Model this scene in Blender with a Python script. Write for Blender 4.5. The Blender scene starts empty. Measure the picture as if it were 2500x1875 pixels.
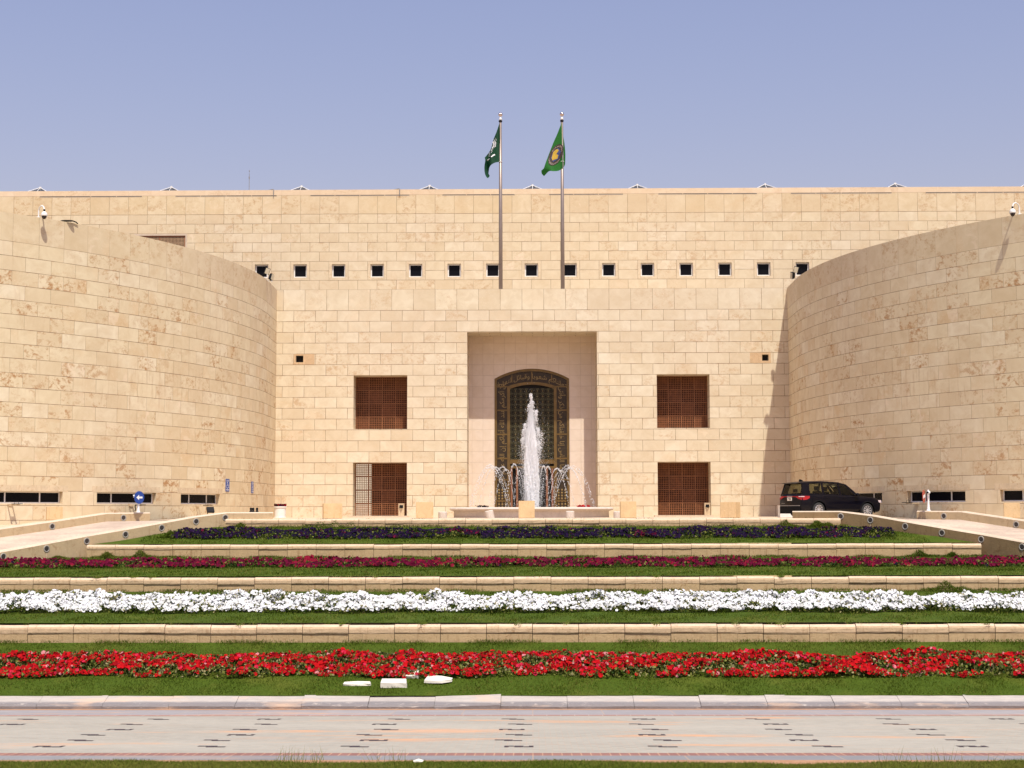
import bpy, bmesh, math, random
import numpy as np
from mathutils import Vector, Matrix
random.seed(7); rng = np.random.default_rng(11)
PI = math.pi; R_ = math.radians
S = bpy.context.scene
COL = S.collection

# ------------------------------------------------------------------ camera, sky, sun, exposure
cd = bpy.data.cameras.new('camera'); cam = bpy.data.objects.new('camera', cd); COL.objects.link(cam)
cd.sensor_width = 36.0; cd.lens = 36.0 * 3755 / 2500; cd.clip_start = 0.5; cd.clip_end = 6000
YAW, PITCH, ROLL = R_(.74), R_(4.742), R_(-.12)
cam.matrix_world = Matrix.Translation((0, 0, .35)) @ Matrix.Rotation(YAW, 4, 'Z') @ Matrix.Rotation(PI/2 + PITCH, 4, 'X') @ Matrix.Rotation(ROLL, 4, 'Z')
S.camera = cam
SUN = Vector((.29, -1, 2.03)).normalized()
EL = math.asin(SUN.z); AZ = math.atan2(SUN.x, SUN.y)
W = bpy.data.worlds.new('World'); S.world = W; W.use_nodes = True
wt = W.node_tree; wt.nodes.clear()
sky = wt.nodes.new('ShaderNodeTexSky'); sky.sky_type = 'NISHITA'; sky.sun_disc = False
sky.sun_elevation = EL; sky.sun_rotation = AZ; sky.air_density = 2.0; sky.dust_density = 3.0; sky.ozone_density = 6.0; sky.altitude = 600
tint = wt.nodes.new('ShaderNodeMix'); tint.data_type = 'RGBA'; tint.blend_type = 'MULTIPLY'; tint.inputs[0].default_value = 1
tint.inputs[7].default_value = (1.147, .85, .947, 1)
bg = wt.nodes.new('ShaderNodeBackground'); bg.inputs[1].default_value = .10
wo = wt.nodes.new('ShaderNodeOutputWorld')
wt.links.new(sky.outputs[0], tint.inputs[6]); wt.links.new(tint.outputs[2], bg.inputs[0]); wt.links.new(bg.outputs[0], wo.inputs[0])
sl = bpy.data.lights.new('sun', 'SUN'); sl.energy = 3.65; sl.angle = R_(.5); sl.color = (1, .96, .86)
so = bpy.data.objects.new('sun', sl); COL.objects.link(so); so.rotation_euler = SUN.to_track_quat('Z', 'Y').to_euler(); so.location = (30, -60, 150)
S.view_settings.view_transform = 'Standard'; S.view_settings.look = 'None'; S.view_settings.gamma = 1
S.view_settings.exposure = 0.5
S.cycles.max_bounces = 10; S.cycles.diffuse_bounces = 7; S.cycles.use_denoising = True

# ------------------------------------------------------------------ node helpers
class NT:
    def __init__(s, name):
        s.m = bpy.data.materials.new(name); s.m.use_nodes = True; s.t = s.m.node_tree; s.t.nodes.clear()
        s.out = s.n('ShaderNodeOutputMaterial'); s.b = s.n('ShaderNodeBsdfPrincipled'); s.l(s.b.outputs[0], s.out.inputs[0])
    def n(s, t, **k):
        o = s.t.nodes.new(t)
        for a, v in k.items(): setattr(o, a, v)
        return o
    def l(s, a, b): s.t.links.new(a, b)
    def setin(s, o, i, v):
        if hasattr(v, 'is_output'): s.l(v, o.inputs[i])
        elif isinstance(v, (tuple, list)) and len(v) == 3 and o.inputs[i].type == 'RGBA': o.inputs[i].default_value = (*v, 1)
        else: o.inputs[i].default_value = v
    def math(s, op, a, b=0., c=0.):
        o = s.n('ShaderNodeMath', operation=op); s.setin(o, 0, a); s.setin(o, 1, b); s.setin(o, 2, c); return o.outputs[0]
    def vmath(s, op, a, b=(0, 0, 0)):
        o = s.n('ShaderNodeVectorMath', operation=op); s.setin(o, 0, a); s.setin(o, 1, b); return o.outputs[0]
    def mix(s, f, a, b, mode='MIX'):
        o = s.n('ShaderNodeMix', data_type='RGBA', blend_type=mode); s.setin(o, 0, f); s.setin(o, 6, a); s.setin(o, 7, b); return o.outputs[2]
    def noise(s, v, sc, det=4., ro=.55, dis=0.):
        o = s.n('ShaderNodeTexNoise'); s.setin(o, 'Vector', v); o.inputs['Scale'].default_value = sc; o.inputs['Detail'].default_value = det
        o.inputs['Roughness'].default_value = ro; o.inputs['Distortion'].default_value = dis; return o.outputs[0]
    def rng(s, f, a, b, c=0., d=1.):
        o = s.n('ShaderNodeMapRange'); s.setin(o, 0, f)
        for i, v in enumerate((a, b, c, d)): o.inputs[i+1].default_value = v
        return o.outputs[0]
    def ramp(s, f, pts):
        o = s.n('ShaderNodeValToRGB'); s.setin(o, 0, f); e = o.color_ramp.elements
        while len(e) < len(pts): e.new(.5)
        for x, (p, c) in zip(e, pts): x.position = p; x.color = (*c, 1)
        return o.outputs[0]
    def obj(s): return s.n('ShaderNodeTexCoord').outputs['Object']
    def uv(s): return s.n('ShaderNodeTexCoord').outputs['UV']
    def bump(s, h, st, d=.02):
        o = s.n('ShaderNodeBump'); o.inputs['Strength'].default_value = st; o.inputs['Distance'].default_value = d; s.l(h, o.inputs['Height']); s.l(o.outputs[0], s.b.inputs['Normal'])
    def scale(s, v, k): return s.vmath('MULTIPLY', v, k)
    def fin(s, col=None, rough=.8, **k):
        if col is not None: s.setin(s.b, 'Base Color', col)
        s.setin(s.b, 'Roughness', rough)
        for a, v in k.items(): s.setin(s.b, a.replace('_', ' '), v)
        return s.m

def plain(name, col, rough=.6, var=.12, sc=6., **k):
    t = NT(name); f = t.noise(t.obj(), sc)
    c = t.mix(t.rng(f, .3, .7), tuple(x*(1-var) for x in col), tuple(min(1, x*(1+var)) for x in col))
    return t.fin(c, rough, **k)

def masonry(name, bw, bh, off, stain=.5, joint=.02, jd=1., seed=0., cols=None, vj=.85):
    t = NT(name); uv = t.uv()
    wob = t.scale(t.vmath('SUBTRACT', t.n('ShaderNodeTexNoise').outputs[1], (.5, .5, .5)), (.0, .0, 0))
    b = t.n('ShaderNodeTexBrick'); b.offset = off; b.offset_frequency = 2; b.squash = 1
    t.l(uv, b.inputs['Vector']); b.inputs['Scale'].default_value = 1; b.inputs['Brick Width'].default_value = bw; b.inputs['Row Height'].default_value = bh
    b.inputs['Mortar Size'].default_value = joint/2; b.inputs['Mortar Smooth'].default_value = .15; b.inputs['Bias'].default_value = 0
    b.inputs['Color1'].default_value = (0, 0, 0, 1); b.inputs['Color2'].default_value = (1, 1, 1, 1); b.inputs['Mortar'].default_value = (.5, .5, .5, 1)
    r = b.outputs['Color']; fac = b.outputs['Fac']
    sv = t.n('ShaderNodeSeparateXYZ'); t.l(uv, sv.inputs[0]); fr = t.math('FRACT', t.math('DIVIDE', sv.outputs[1], bh)); hd = t.math('MULTIPLY', t.math('MINIMUM', fr, t.math('SUBTRACT', 1., fr)), bh)
    fac = t.math('MULTIPLY', fac, t.rng(hd, joint*.5, joint*.75, 1., vj))
    sep = t.n('ShaderNodeSeparateColor'); t.l(r, sep.inputs[0]); rv = sep.outputs[0]
    p = t.vmath('ADD', uv, t.scale(r, (23., 41., 13.)))
    c1 = cols or ((0.616, 0.517, 0.354), (0.680, 0.595, 0.426), (0.724, 0.652, 0.489))
    base = t.ramp(rv, [(0., c1[0]), (.35, c1[1]), (.7, c1[1]), (1., c1[2])])
    rv2 = t.math('FRACT', t.math('MULTIPLY', rv, 7.31)); rv3 = t.math('FRACT', t.math('MULTIPLY', rv, 13.77))
    # clouds inside each block
    cl = t.rng(t.noise(p, 1.3, 6, .62, .6), .36, .66)
    base = t.mix(t.math('MULTIPLY', cl, .55), base, tuple(x*.86*y for x, y in zip(c1[0], (1., .95, .86))))
    # warm brown figured veins, only strong on some blocks
    vn = t.math('ADD', t.math('MULTIPLY', t.noise(t.scale(p, (1., 1.25, 1.)), 1.7, 8, .72, .5), .62), t.math('MULTIPLY', t.noise(p, 5.5, 5, .65, .9), .38))
    ve = t.rng(vn, .50, .60)
    patchy = t.math('MULTIPLY', t.math('SUBTRACT', t.noise(t.vmath('ADD', uv, (seed*5, seed, 0)), .16, 3, .6), .5), 1.9)
    vs = t.math('MULTIPLY', t.rng(t.math('ADD', rv2, patchy), .40, .95, .04, 1.15), stain)
    base = t.mix(t.math('MULTIPLY', ve, vs), base, (.40, .205, .068))
    blot = t.rng(t.noise(t.vmath('ADD', p, (5., 5., 5.)), .75, 5, .6, .3), .46, .66)
    base = t.mix(t.math('MULTIPLY', t.math('MULTIPLY', blot, t.rng(rv3, .3, 1., 0., .55)), stain), base, (.60, .40, .19))
    # pale shell flecks and slabs
    fl = t.rng(t.noise(p, 11., 3, .6, .4), .62, .72)
    base = t.mix(t.math('MULTIPLY', fl, t.rng(rv3, .2, 1., .15, .7)), base, (.80, .66, .48))
    pale = t.rng(t.noise(p, .8, 3, .5, 1.0), .60, .66)
    base = t.mix(t.math('MULTIPLY', pale, t.rng(rv3, .75, 1., 0., .5)), base, (.82, .68, .50))
    # vertical run-off streaks
    st = t.rng(t.noise(t.scale(uv, (3.2, .35, 1)), 1., 6, .7), .56, .72)
    big = t.rng(t.noise(t.vmath('ADD', uv, (seed, 3., 0)), .11, 3), .48, .68)
    base = t.mix(t.math('MULTIPLY', t.math('MULTIPLY', st, big), stain*.7), base, (.42, .25, .12))
    big2 = t.noise(t.vmath('ADD', uv, (seed*3, 9., 0)), .07, 4)
    base = t.mix(t.rng(big2, .35, .7, 0., .35), base, (.56, .44, .31))
    # joint line of uneven darkness
    jn = t.rng(t.noise(uv, 1.1, 3), .3, .62, .35, 1.)
    base = t.mix(t.math('MINIMUM', t.math('MULTIPLY', t.math('MULTIPLY', fac, jn), jd), 1.), base, (.17, .09, .045))
    fine = t.noise(uv, 24., 3)
    h = t.math('SUBTRACT', t.math('ADD', t.math('MULTIPLY', fine, .25), t.math('MULTIPLY', cl, .3)), fac)
    t.bump(h, .45, .02)
    return t.fin(base, .85)

def stone(name, col, dark, sc=2.5, flank=None):
    t = NT(name); o = t.obj()
    a = t.n('ShaderNodeAttribute', attribute_name='tone'); tone = a.outputs['Fac']
    p = t.vmath('ADD', o, t.scale(a.outputs['Vector'], (31., 17., 7.)))
    c = t.mix(t.rng(t.noise(p, sc, 6, .62, .5), .35, .68), col, tuple(x*.82 for x in col))
    c = t.mix(t.math('MULTIPLY', t.rng(tone, 0, 1, 0., .35), 1.), c, tuple(min(1, x*1.12) for x in col))
    c = t.mix(t.math('MULTIPLY', t.rng(t.noise(p, sc*2.4, 8, .7, 1.2), .55, .68), .7), c, dark)
    c = t.mix(t.math('MULTIPLY', t.rng(t.noise(t.scale(p, (6., 6., .7)), 1.4, 5, .7), .55, .75), .75), c, tuple(x*.9 for x in dark))
    c = t.mix(t.math('MULTIPLY', t.rng(t.noise(p, sc*5, 4, .6), .62, .72), .6), c, tuple(min(1, x*1.25) for x in col))
    t.bump(t.noise(p, 18, 5), .5, .02)
    return t.fin(c, .85)

M = {}
M['low'] = masonry('facade_stone', 1.41, .705, .5, .5, .030, 1.05, 3.)
M['low_top'] = masonry('facade_top_stone', 1.41, 1.41, 0., .3, .032, .95, 5.)
M['up'] = masonry('upper_stone', 1.42, .705, .5, .5, .030, 1., 11., ((0.642, 0.520, 0.330), (0.696, 0.587, 0.386), (0.730, 0.633, 0.448)))
M['up_win'] = masonry('window_course_stone', 1.42, .705, 0., .4, .03, 1., 13., ((0.642, 0.520, 0.330), (0.686, 0.582, 0.386), (0.730, 0.633, 0.448)))
M['up_top'] = masonry('parapet_stone', 1.42, 1.42, 0., .6, .03, .85, 17., ((0.635, 0.497, 0.291), (0.680, 0.554, 0.348), (0.724, 0.611, 0.411)))
M['coping'] = masonry('coping_stone', 2.84, .5, 0., .4, .012, .4, 19., ((.72, .55, .36), (.74, .58, .385), (.78, .62, .43)))
M['drum'] = masonry('curved_wall_stone', 1.41, .705, .5, 1., .024, 1.15, 23., ((0.655, 0.533, 0.333), (0.724, 0.621, 0.406), (0.773, 0.688, 0.489)), .5)
M['drum_top'] = masonry('curved_wall_top_stone', 1.41, 1.41, 0., .6, .014, .6, 29., ((0.630, 0.512, 0.317), (0.680, 0.569, 0.369), (0.719, 0.616, 0.421)))
M['tile'] = masonry('recess_tile', .72, .72, 0., .06, .016, .45, 31., ((.72, .60, .485), (.74, .62, .51), (.76, .645, .535)))
M['plain_stone'] = stone('dressed_stone', (.68, .55, .36), (.45, .28, .13))
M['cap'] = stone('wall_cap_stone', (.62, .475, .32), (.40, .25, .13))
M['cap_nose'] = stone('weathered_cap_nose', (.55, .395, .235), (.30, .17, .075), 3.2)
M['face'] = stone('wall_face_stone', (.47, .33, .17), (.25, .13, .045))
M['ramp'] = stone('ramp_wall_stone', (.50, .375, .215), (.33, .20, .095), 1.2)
M['ramp_stain_shade'] = stone('stained_shaded_stone', (.25, .165, .075), (.15, .08, .03), 1.4)  # darker copy of the ramp stone: part staining, part shade put into the colour
M['ramp_cap'] = stone('ramp_cap_stone', (.62, .50, .365), (.46, .34, .23), 1.5)
M['block'] = stone('pale_block_stone', (.66, .475, .255), (.52, .33, .13), 1.6)
M['marble'] = stone('basin_marble', (.62, .54, .46), (.46, .38, .31), 2.)
M['dark'] = plain('dark_void', (.012, .010, .010), .9)
M['joint'] = plain('joint_shadow', (.05, .03, .016), .95)
M['white'] = plain('white_frame', (.74, .72, .68), .45, .04)
M['bronze'] = plain('bronze_frame', (.155, .092, .026), .45, .2, 3., Metallic=.35)
M['bronze_dark'] = plain('bronze_panel', (.038, .024, .011), .5, .3, 9., Metallic=.3)
M['gilt'] = plain('gilt_lettering', (.27, .18, .065), .45, .1, 5., Metallic=.4)
M['grille'] = plain('grille_bronze', (.13, .115, .055), .5, .2, 5., Metallic=.2)
M['wood'] = plain('lattice_wood', (.25, .09, .033), .6, .2, 5.)
M['wood_dark'] = plain('lattice_frame_wood', (.21, .08, .028), .6, .2, 5.)
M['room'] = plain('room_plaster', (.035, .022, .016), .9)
M['court'] = plain('court_plaster', (.82, .74, .62), .9)
M['steel'] = plain('brushed_steel', (.27, .215, .18), .4, .08, 2., Metallic=.45)
M['ball'] = plain('polished_ball', (.62, .52, .48), .12, .02, 2., Metallic=1.)
M['black'] = plain('black_metal', (.010, .010, .011), .6, .1, 5., Specular_IOR_Level=.15)
M['grey'] = plain('grey_metal', (.26, .25, .24), .5, .1, 4., Metallic=.3)
M['roof'] = plain('roof_felt', (.45, .38, .3), .9)
M['beige'] = plain('beige_paint', (.56, .43, .27), .5)
M['lampface'] = plain('lamp_face', (.52, .46, .33), .35)
M['paint_blue'] = plain('sign_blue', (.012, .06, .30), .35, .05)
M['paint_red'] = plain('sign_red', (.42, .06, .03), .4, .1)
M['sign_white'] = plain('sign_white', (.8, .8, .8), .4, .03)
M['slab'] = plain('pale_slab', (.74, .69, .58), .8, .06, 4.)
def glassy(name, col, rough=.08, spec=.6):
    t = NT(name); t.bump(t.noise(t.obj(), .8, 1), .03, .05); return t.fin(col, rough, **{'Specular_IOR_Level': spec})
M['pane'] = glassy('window_pane', (.006, .006, .008), .2, .08)

# ------------------------------------------------------------------ mesh helpers
class MB:
    def __init__(s): s.v = []; s.f = []; s.uv = []; s.m = []; s.t = []
    def face(s, pts, uv=None, mi=0, tone=0.):
        i = len(s.v); s.v += [tuple(p) for p in pts]; s.f.append(tuple(range(i, i+len(pts))))
        s.uv.append(uv or [(0, 0)]*len(pts)); s.m.append(mi); s.t.append(tone)
    def mesh(s, verts, faces, mi=0, tone=0.):
        i = len(s.v); s.v += [tuple(p) for p in verts]
        for f in faces: s.f.append(tuple(i+k for k in f)); s.uv.append([(0, 0)]*len(f)); s.m.append(mi); s.t.append(tone)
    def box(s, a, b, mi=0, tone=0., mat=None):
        (x0, y0, z0), (x1, y1, z1) = a, b
        v = [(x0,y0,z0),(x1,y0,z0),(x1,y1,z0),(x0,y1,z0),(x0,y0,z1),(x1,y0,z1),(x1,y1,z1),(x0,y1,z1)]
        if mat is not None: v = [tuple(mat @ Vector(p)) for p in v]
        s.mesh(v, [(0,3,2,1),(4,5,6,7),(0,1,5,4),(1,2,6,5),(2,3,7,6),(3,0,4,7)], mi, tone)
    def tube(s, pts, r, n=8, mi=0, caps=True):
        pts = [Vector(p) for p in pts]; rs = r if isinstance(r, (list, tuple)) else [r]*len(pts)
        rings = []; prev = None
        for i, p in enumerate(pts):
            d = (pts[min(i+1, len(pts)-1)] - pts[max(i-1, 0)]).normalized()
            if prev is None:
                a = Vector((0, 0, 1)) if abs(d.z) < .9 else Vector((1, 0, 0)); x = d.cross(a).normalized()
            else: x = (prev - d*prev.dot(d)).normalized()
            prev = x; y = d.cross(x)
            rings.append([p + (x*math.cos(2*PI*k/n) + y*math.sin(2*PI*k/n))*rs[i] for k in range(n)])
        v = [q for g in rings for q in g]; f = []
        for i in range(len(pts)-1):
            for k in range(n):
                f.append((i*n+k, i*n+(k+1) % n, (i+1)*n+(k+1) % n, (i+1)*n+k))
        if caps: f.append(tuple(reversed(range(n)))); f.append(tuple((len(pts)-1)*n+k for k in range(n)))
        s.mesh(v, f, mi)
    def lathe(s, prof, c=(0, 0, 0), n=24, mi=0, mat=None):
        v = []; f = []
        for (r, z) in prof:
            for k in range(n):
                p = Vector((r*math.cos(2*PI*k/n), r*math.sin(2*PI*k/n), z))
                if mat is not None: p = mat @ p
                v.append(tuple(p + Vector(c)))
        for i in range(len(prof)-1):
            for k in range(n): f.append((i*n+k, i*n+(k+1) % n, (i+1)*n+(k+1) % n, (i+1)*n+k))
        f.append(tuple(reversed(range(n)))); f.append(tuple((len(prof)-1)*n+k for k in range(n)))
        s.mesh(v, f, mi)
    def build(s, name, mats, parent=None, smooth=False, loc=None):
        me = bpy.data.meshes.new(name); me.from_pydata(s.v, [], s.f)
        mats = mats if isinstance(mats, (list, tuple)) else [mats]
        for m in mats: me.materials.append(M[m] if isinstance(m, str) else m)
        me.polygons.foreach_set('material_index', s.m)
        u = me.uv_layers.new(name='UVMap'); u.data.foreach_set('uv', [c for f in s.uv for p in f for c in p])
        if any(s.t):
            a = me.attributes.new('tone', 'FLOAT', 'FACE'); a.data.foreach_set('value', s.t)
        if smooth: me.polygons.foreach_set('use_smooth', [True]*len(s.f))
        me.update()
        o = bpy.data.objects.new(name, me); COL.objects.link(o)
        if parent is not None:
            o.parent = parent; w = world_loc(parent); me.transform(Matrix.Translation(-w))
        if loc is not None:
            l = Vector(loc); o.location = l if parent is None else l - world_loc(parent)
            me.transform(Matrix.Translation(-l if parent is None else -(l - world_loc(parent))))
        return o

def world_loc(o):
    w = Vector((0, 0, 0))
    while o is not None: w += o.location; o = o.parent
    return w
def tag(o, label=None, cat=None, group=None, kind=None):
    if label: o['label'] = label
    if cat: o['category'] = cat
    if group: o['group'] = group
    if kind: o['kind'] = kind
    return o
def thing(name, label, cat, loc=(0, 0, 0), group=None):
    o = bpy.data.objects.new(name, None); COL.objects.link(o); o.location = loc; o.empty_display_size = .3
    return tag(o, label, cat, group)
def struct(o): o['kind'] = 'structure'; return o

# Arabic letters joined by hand: presentation forms, laid right to left
AR = {'ا':0xFE8D,'ب':0xFE8F,'ة':0xFE93,'ت':0xFE95,'ث':0xFE99,'ج':0xFE9D,'ح':0xFEA1,'خ':0xFEA5,'د':0xFEA9,'ذ':0xFEAB,'ر':0xFEAD,'ز':0xFEAF,'س':0xFEB1,'ش':0xFEB5,'ع':0xFEC9,'ف':0xFED1,'ق':0xFED5,'ك':0xFED9,'ل':0xFEDD,'م':0xFEE1,'ن':0xFEE5,'ه':0xFEE9,'و':0xFEED,'ى':0xFEEF,'ي':0xFEF1,'أ':0xFE83,'إ':0xFE87,'ئ':0xFE89}
NOJ = set('اةدذرزوىأإ'); LA = {'ا':0xFEFB,'أ':0xFEF7,'إ':0xFEF9}
def shape_ar(s):
    out = []; i = 0; pj = False
    while i < len(s):
        ch = s[i]
        if ch not in AR: out.append(ch); pj = False; i += 1; continue
        if ch == 'ل' and i+1 < len(s) and s[i+1] in LA: out.append(chr(LA[s[i+1]] + (1 if pj else 0))); pj = False; i += 2; continue
        nj = i+1 < len(s) and s[i+1] in AR and ch not in NOJ
        out.append(chr(AR[ch] + (1 if pj and not nj else 2 if nj and not pj else 3 if nj and pj else 0)))
        pj = ch not in NOJ; i += 1
    return ''.join(reversed(out))
def text2d(body, size=1.):
    c = bpy.data.curves.new('lettering', 'FONT'); c.body = body; c.size = size; c.align_x = 'CENTER'; c.align_y = 'CENTER'; c.resolution_u = 2
    o = bpy.data.objects.new('lettering', c); COL.objects.link(o); bpy.context.view_layer.update()
    me = bpy.data.meshes.new_from_object(o.evaluated_get(bpy.context.evaluated_depsgraph_get()))
    v = [(p.co.x, p.co.y) for p in me.vertices]; f = [tuple(p.vertices) for p in me.polygons]
    bpy.data.objects.remove(o); bpy.data.curves.remove(c); bpy.data.meshes.remove(me)
    return v, f

def quads_mesh(name, V, F, mats, mi=None, kind=None, parent=None):
    """V (n,3) array, F (m,k) array of equal-size faces"""
    me = bpy.data.meshes.new(name); n, k = F.shape
    me.vertices.add(len(V)); me.vertices.foreach_set('co', np.ascontiguousarray(V, dtype=np.float32).ravel())
    me.loops.add(n*k); me.loops.foreach_set('vertex_index', np.ascontiguousarray(F, dtype=np.int32).ravel())
    me.polygons.add(n); me.polygons.foreach_set('loop_start', np.arange(0, n*k, k, dtype=np.int32))
    for m in mats: me.materials.append(m)
    if mi is not None: me.polygons.foreach_set('material_index', mi.astype(np.int32))
    me.update(calc_edges=True); me.validate()
    o = bpy.data.objects.new(name, me); COL.objects.link(o)
    if kind: o['kind'] = kind
    if parent is not None: o.parent = parent; me.transform(Matrix.Translation(-world_loc(parent)))
    return o

# ------------------------------------------------------------------ site plan (metres; terrace level z = 0, building front at y = 99)
FY, UY = 99.0, 112.0
ZL, ZB = 14.75, 13.38              # top of the lower front, foot of its top course
DCX, DCY, DR = 48.45, 94.8, 32.0   # the two drums
WALLS = [(70.0, .03, .22, -.42, 13.95), (65.5, -1.03, .20, -1.66, 18.95), (51.0, -1.80, .22, -2.36, 27.5), (41.2, -2.64, .23, -3.2, 33.)]
RAMP = [(11.9, 70.75, .35), (13.93, 70.35, .35), (15.17, 69.5, .17), (16.47, 68.45, -.1), (17.75, 67.2, -.37), (19.06, 65.9, -.63), (20.31, 64.4, -.92), (21.57, 62.8, -1.2),
        (23.3, 60.0, -1.63), (25.4, 56., -2.2), (27.6, 51., -2.85), (30.2, 46., -3.5), (33., 41., -4.05), (35, 38, -4.1)]
BACK = [(18.2, 73.3, .35), (19.8, 71.6, .33), (21.6, 69.6, -.02), (23.3, 67.5, -.33), (25.2, 64.6, -.75), (27.4, 61.5, -1.2), (29.6, 57.5, -1.75), (32.2, 52.4, -2.4), (35., 47.2, -3.1), (38.5, 42., -3.8), (40.5, 38.5, -4.1)]
def xlim(y):
    ys = [p[1] for p in RAMP][::-1]; xs = [p[0] for p in RAMP][::-1]
    return float(np.interp(y, ys, xs))
LAWNS = {4: [(69.95, -.32), (69.2, -.47), (66.0, -1.0)], 3: [(65.45, -1.58), (58., -1.68), (51.5, -1.78)], 2: [(50.95, -2.26), (46., -2.45), (41.7, -2.62)], 1: [(41.15, -3.10), (39.4, -3.55), (37.48, -4.06)]}
def lawn_z(k, y):
    p = LAWNS[k][::-1]; return np.interp(y, [a for a, b in p], [b for a, b in p])
def bumpz(x, y): return .02*np.sin(x*1.3+y*.7)+.015*np.sin(x*3.1-y*2.2+1.)

# ------------------------------------------------------------------ ground, road, kerb
def grass_mat(name, a, b, c):
    t = NT(name); o = t.obj()
    n = t.noise(o, .9, 4); n2 = t.noise(t.scale(o, (3., 9., 3.)), 4., 5, .7)
    col = t.mix(t.rng(n2, .3, .7), a, b); col = t.mix(t.math('MULTIPLY', t.rng(n, .5, .75), .5), col, c)
    t.bump(n2, .8, .05); return t.fin(col, .9, Specular_IOR_Level=.15)
M['turf'] = grass_mat('turf', (.038, .066, .004), (.078, .12, .008), (.14, .145, .02))
M['turf_near'] = grass_mat('near_turf', (.06, .065, .006), (.12, .115, .012), (.17, .13, .03))
g = MB(); g.face([(-3000, -3000, -4.5), (3000, -3000, -4.5), (3000, 3000, -4.5), (-3000, 3000, -4.5)])
t = NT('desert_ground'); o_ = t.obj(); M['sand_ground'] = t.fin(t.mix(t.noise(o_, .05, 5), (.40, .27, .16), (.50, .36, .23)), .95)
struct(g.build('ground', 'sand_ground'))
def zr(y): return -4.32 + (37.0 - y)*(.86/13.0)     # the road tilts
def strip(name, mat, y0, y1, dz, x=90, z=None, nx=1):
    b = MB(); zz = z or zr
    for i in range(nx):
        a, c = -x + 2*x*i/nx, -x + 2*x*(i+1)/nx
        b.face([(a, y0, zz(y0)+dz), (c, y0, zz(y0)+dz), (c, y1, zz(y1)+dz), (a, y1, zz(y1)+dz)], [(a, y0), (c, y0), (c, y1), (a, y1)])
    return struct(b.build(name, mat))
def sandy(t, col, uv, amt=1.):
    """wind-blown orange sand lying in patches"""
    s1 = t.rng(t.noise(t.scale(uv, (.16, .75, 1)), 1., 4, .6), .565, .66)
    s2 = t.rng(t.noise(t.scale(uv, (1.5, 4, 1)), 1., 5, .6), .30, .6)
    col = t.mix(t.math('MULTIPLY', t.math('MULTIPLY', s1, s2), .75*amt), col, (.60, .30, .14))
    return col
t = NT('road_pavers'); uv = t.uv()
b = t.n('ShaderNodeTexBrick'); b.offset = .5; t.l(uv, b.inputs['Vector']); b.inputs['Scale'].default_value = 1; b.inputs['Brick Width'].default_value = .22; b.inputs['Row Height'].default_value = .11
b.inputs['Mortar Size'].default_value = .008; b.inputs['Color1'].default_value = (.288, .278, .225, 1); b.inputs['Color2'].default_value = (.37, .355, .285, 1); b.inputs['Mortar'].default_value = (.40, .29, .21, 1)
c = t.mix(t.rng(t.noise(t.scale(uv, (.3, 2.2, 1)), 1., 5, .6), .35, .68, 0., .6), b.outputs['Color'], (.34, .32, .265))
c = t.mix(t.rng(t.noise(t.scale(uv, (.12, .5, 1)), 1., 3, .5), .45, .7, 0., .4), c, (.45, .415, .335))
e = t.vmath('LENGTH', t.vmath('MULTIPLY', t.vmath('ADD', uv, (1.75, -30.1, 0)), (.55, 1.6, 1)))
lenn = t.n('ShaderNodeVectorMath', operation='LENGTH'); t.l(t.vmath('MULTIPLY', t.vmath('ADD', uv, (1.75, -30.1, 0)), (.55, 1.5, 1)), lenn.inputs[0])
patch = t.math('MULTIPLY', t.rng(lenn.outputs['Value'], .4, 1.1, 1., 0.), t.rng(t.noise(t.scale(uv, (1., 4., 1)), 1.3, 5, .6), .35, .55))
c = sandy(t, c, uv, 1.1); c = t.mix(t.math('MULTIPLY', patch, .75), c, (.64, .33, .16))
t.bump(t.math('MULTIPLY', b.outputs['Fac'], -1.), .4, .01); M['road'] = t.fin(c, .85)
strip('road', 'road', 25.3, 34.5, 0.)
t = NT('orange_sand'); o_ = t.obj(); sn = t.noise(o_, 5., 7, .7)
c = t.mix(t.rng(sn, .35, .7), (.42, .20, .09), (.52, .31, .18)); t.bump(t.noise(o_, 9., 6, .7), 1., .06)
M['sand'] = t.fin(c, .95)
def band(name, c1, c2, mort, bw, bh, y0, sand=.5):
    t = NT(name); uv = t.vmath('ADD', t.uv(), (0, -y0, 0)); b = t.n('ShaderNodeTexBrick'); b.offset = 0
    t.l(uv, b.inputs['Vector']); b.inputs['Scale'].default_value = 1; b.inputs['Brick Width'].default_value = bw; b.inputs['Row Height'].default_value = bh; b.inputs['Mortar Size'].default_value = .011
    for k, v in (('Color1', c1), ('Color2', c2), ('Mortar', mort)): b.inputs[k].default_value = (*v, 1)
    c = t.mix(t.rng(t.noise(uv, 2.5, 6), .35, .7, 0., .5), b.outputs['Color'], tuple(x*.8 for x in c1))
    return t.fin(sandy(t, c, uv, sand), .85)
M['redbrick'] = band('red_brick_course', (.24, .11, .085), (.29, .14, .105), (.48, .28, .17), .155, .5, 25.3, .25)
M['redbrick2'] = band('red_brick_far_course', (.36, .2, .16), (.42, .25, .2), (.5, .38, .3), .31, .5, 34.5, .5)
M['gutter'] = band('grey_gutter', (.29, .27, .265), (.34, .315, .30), (.42, .31, .22), 1.6, 1.2, 34.8, 1.1)
M['edging'] = band('grey_edging', (.22, .215, .215), (.25, .245, .24), (.4, .29, .2), 2.4, 1., 23.9, .5)
struct(strip('road_border', 'redbrick', 24.82, 25.3, .004)); struct(strip('road_border', 'redbrick2', 34.5, 34.85, .004))
struct(strip('gutter', 'gutter', 34.85, 36.6, .004)); strip('gutter_sand', 'sand', 36.6, 37.1, .006); struct(strip('edging', 'edging', 23.95, 24.82, .004))
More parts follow.
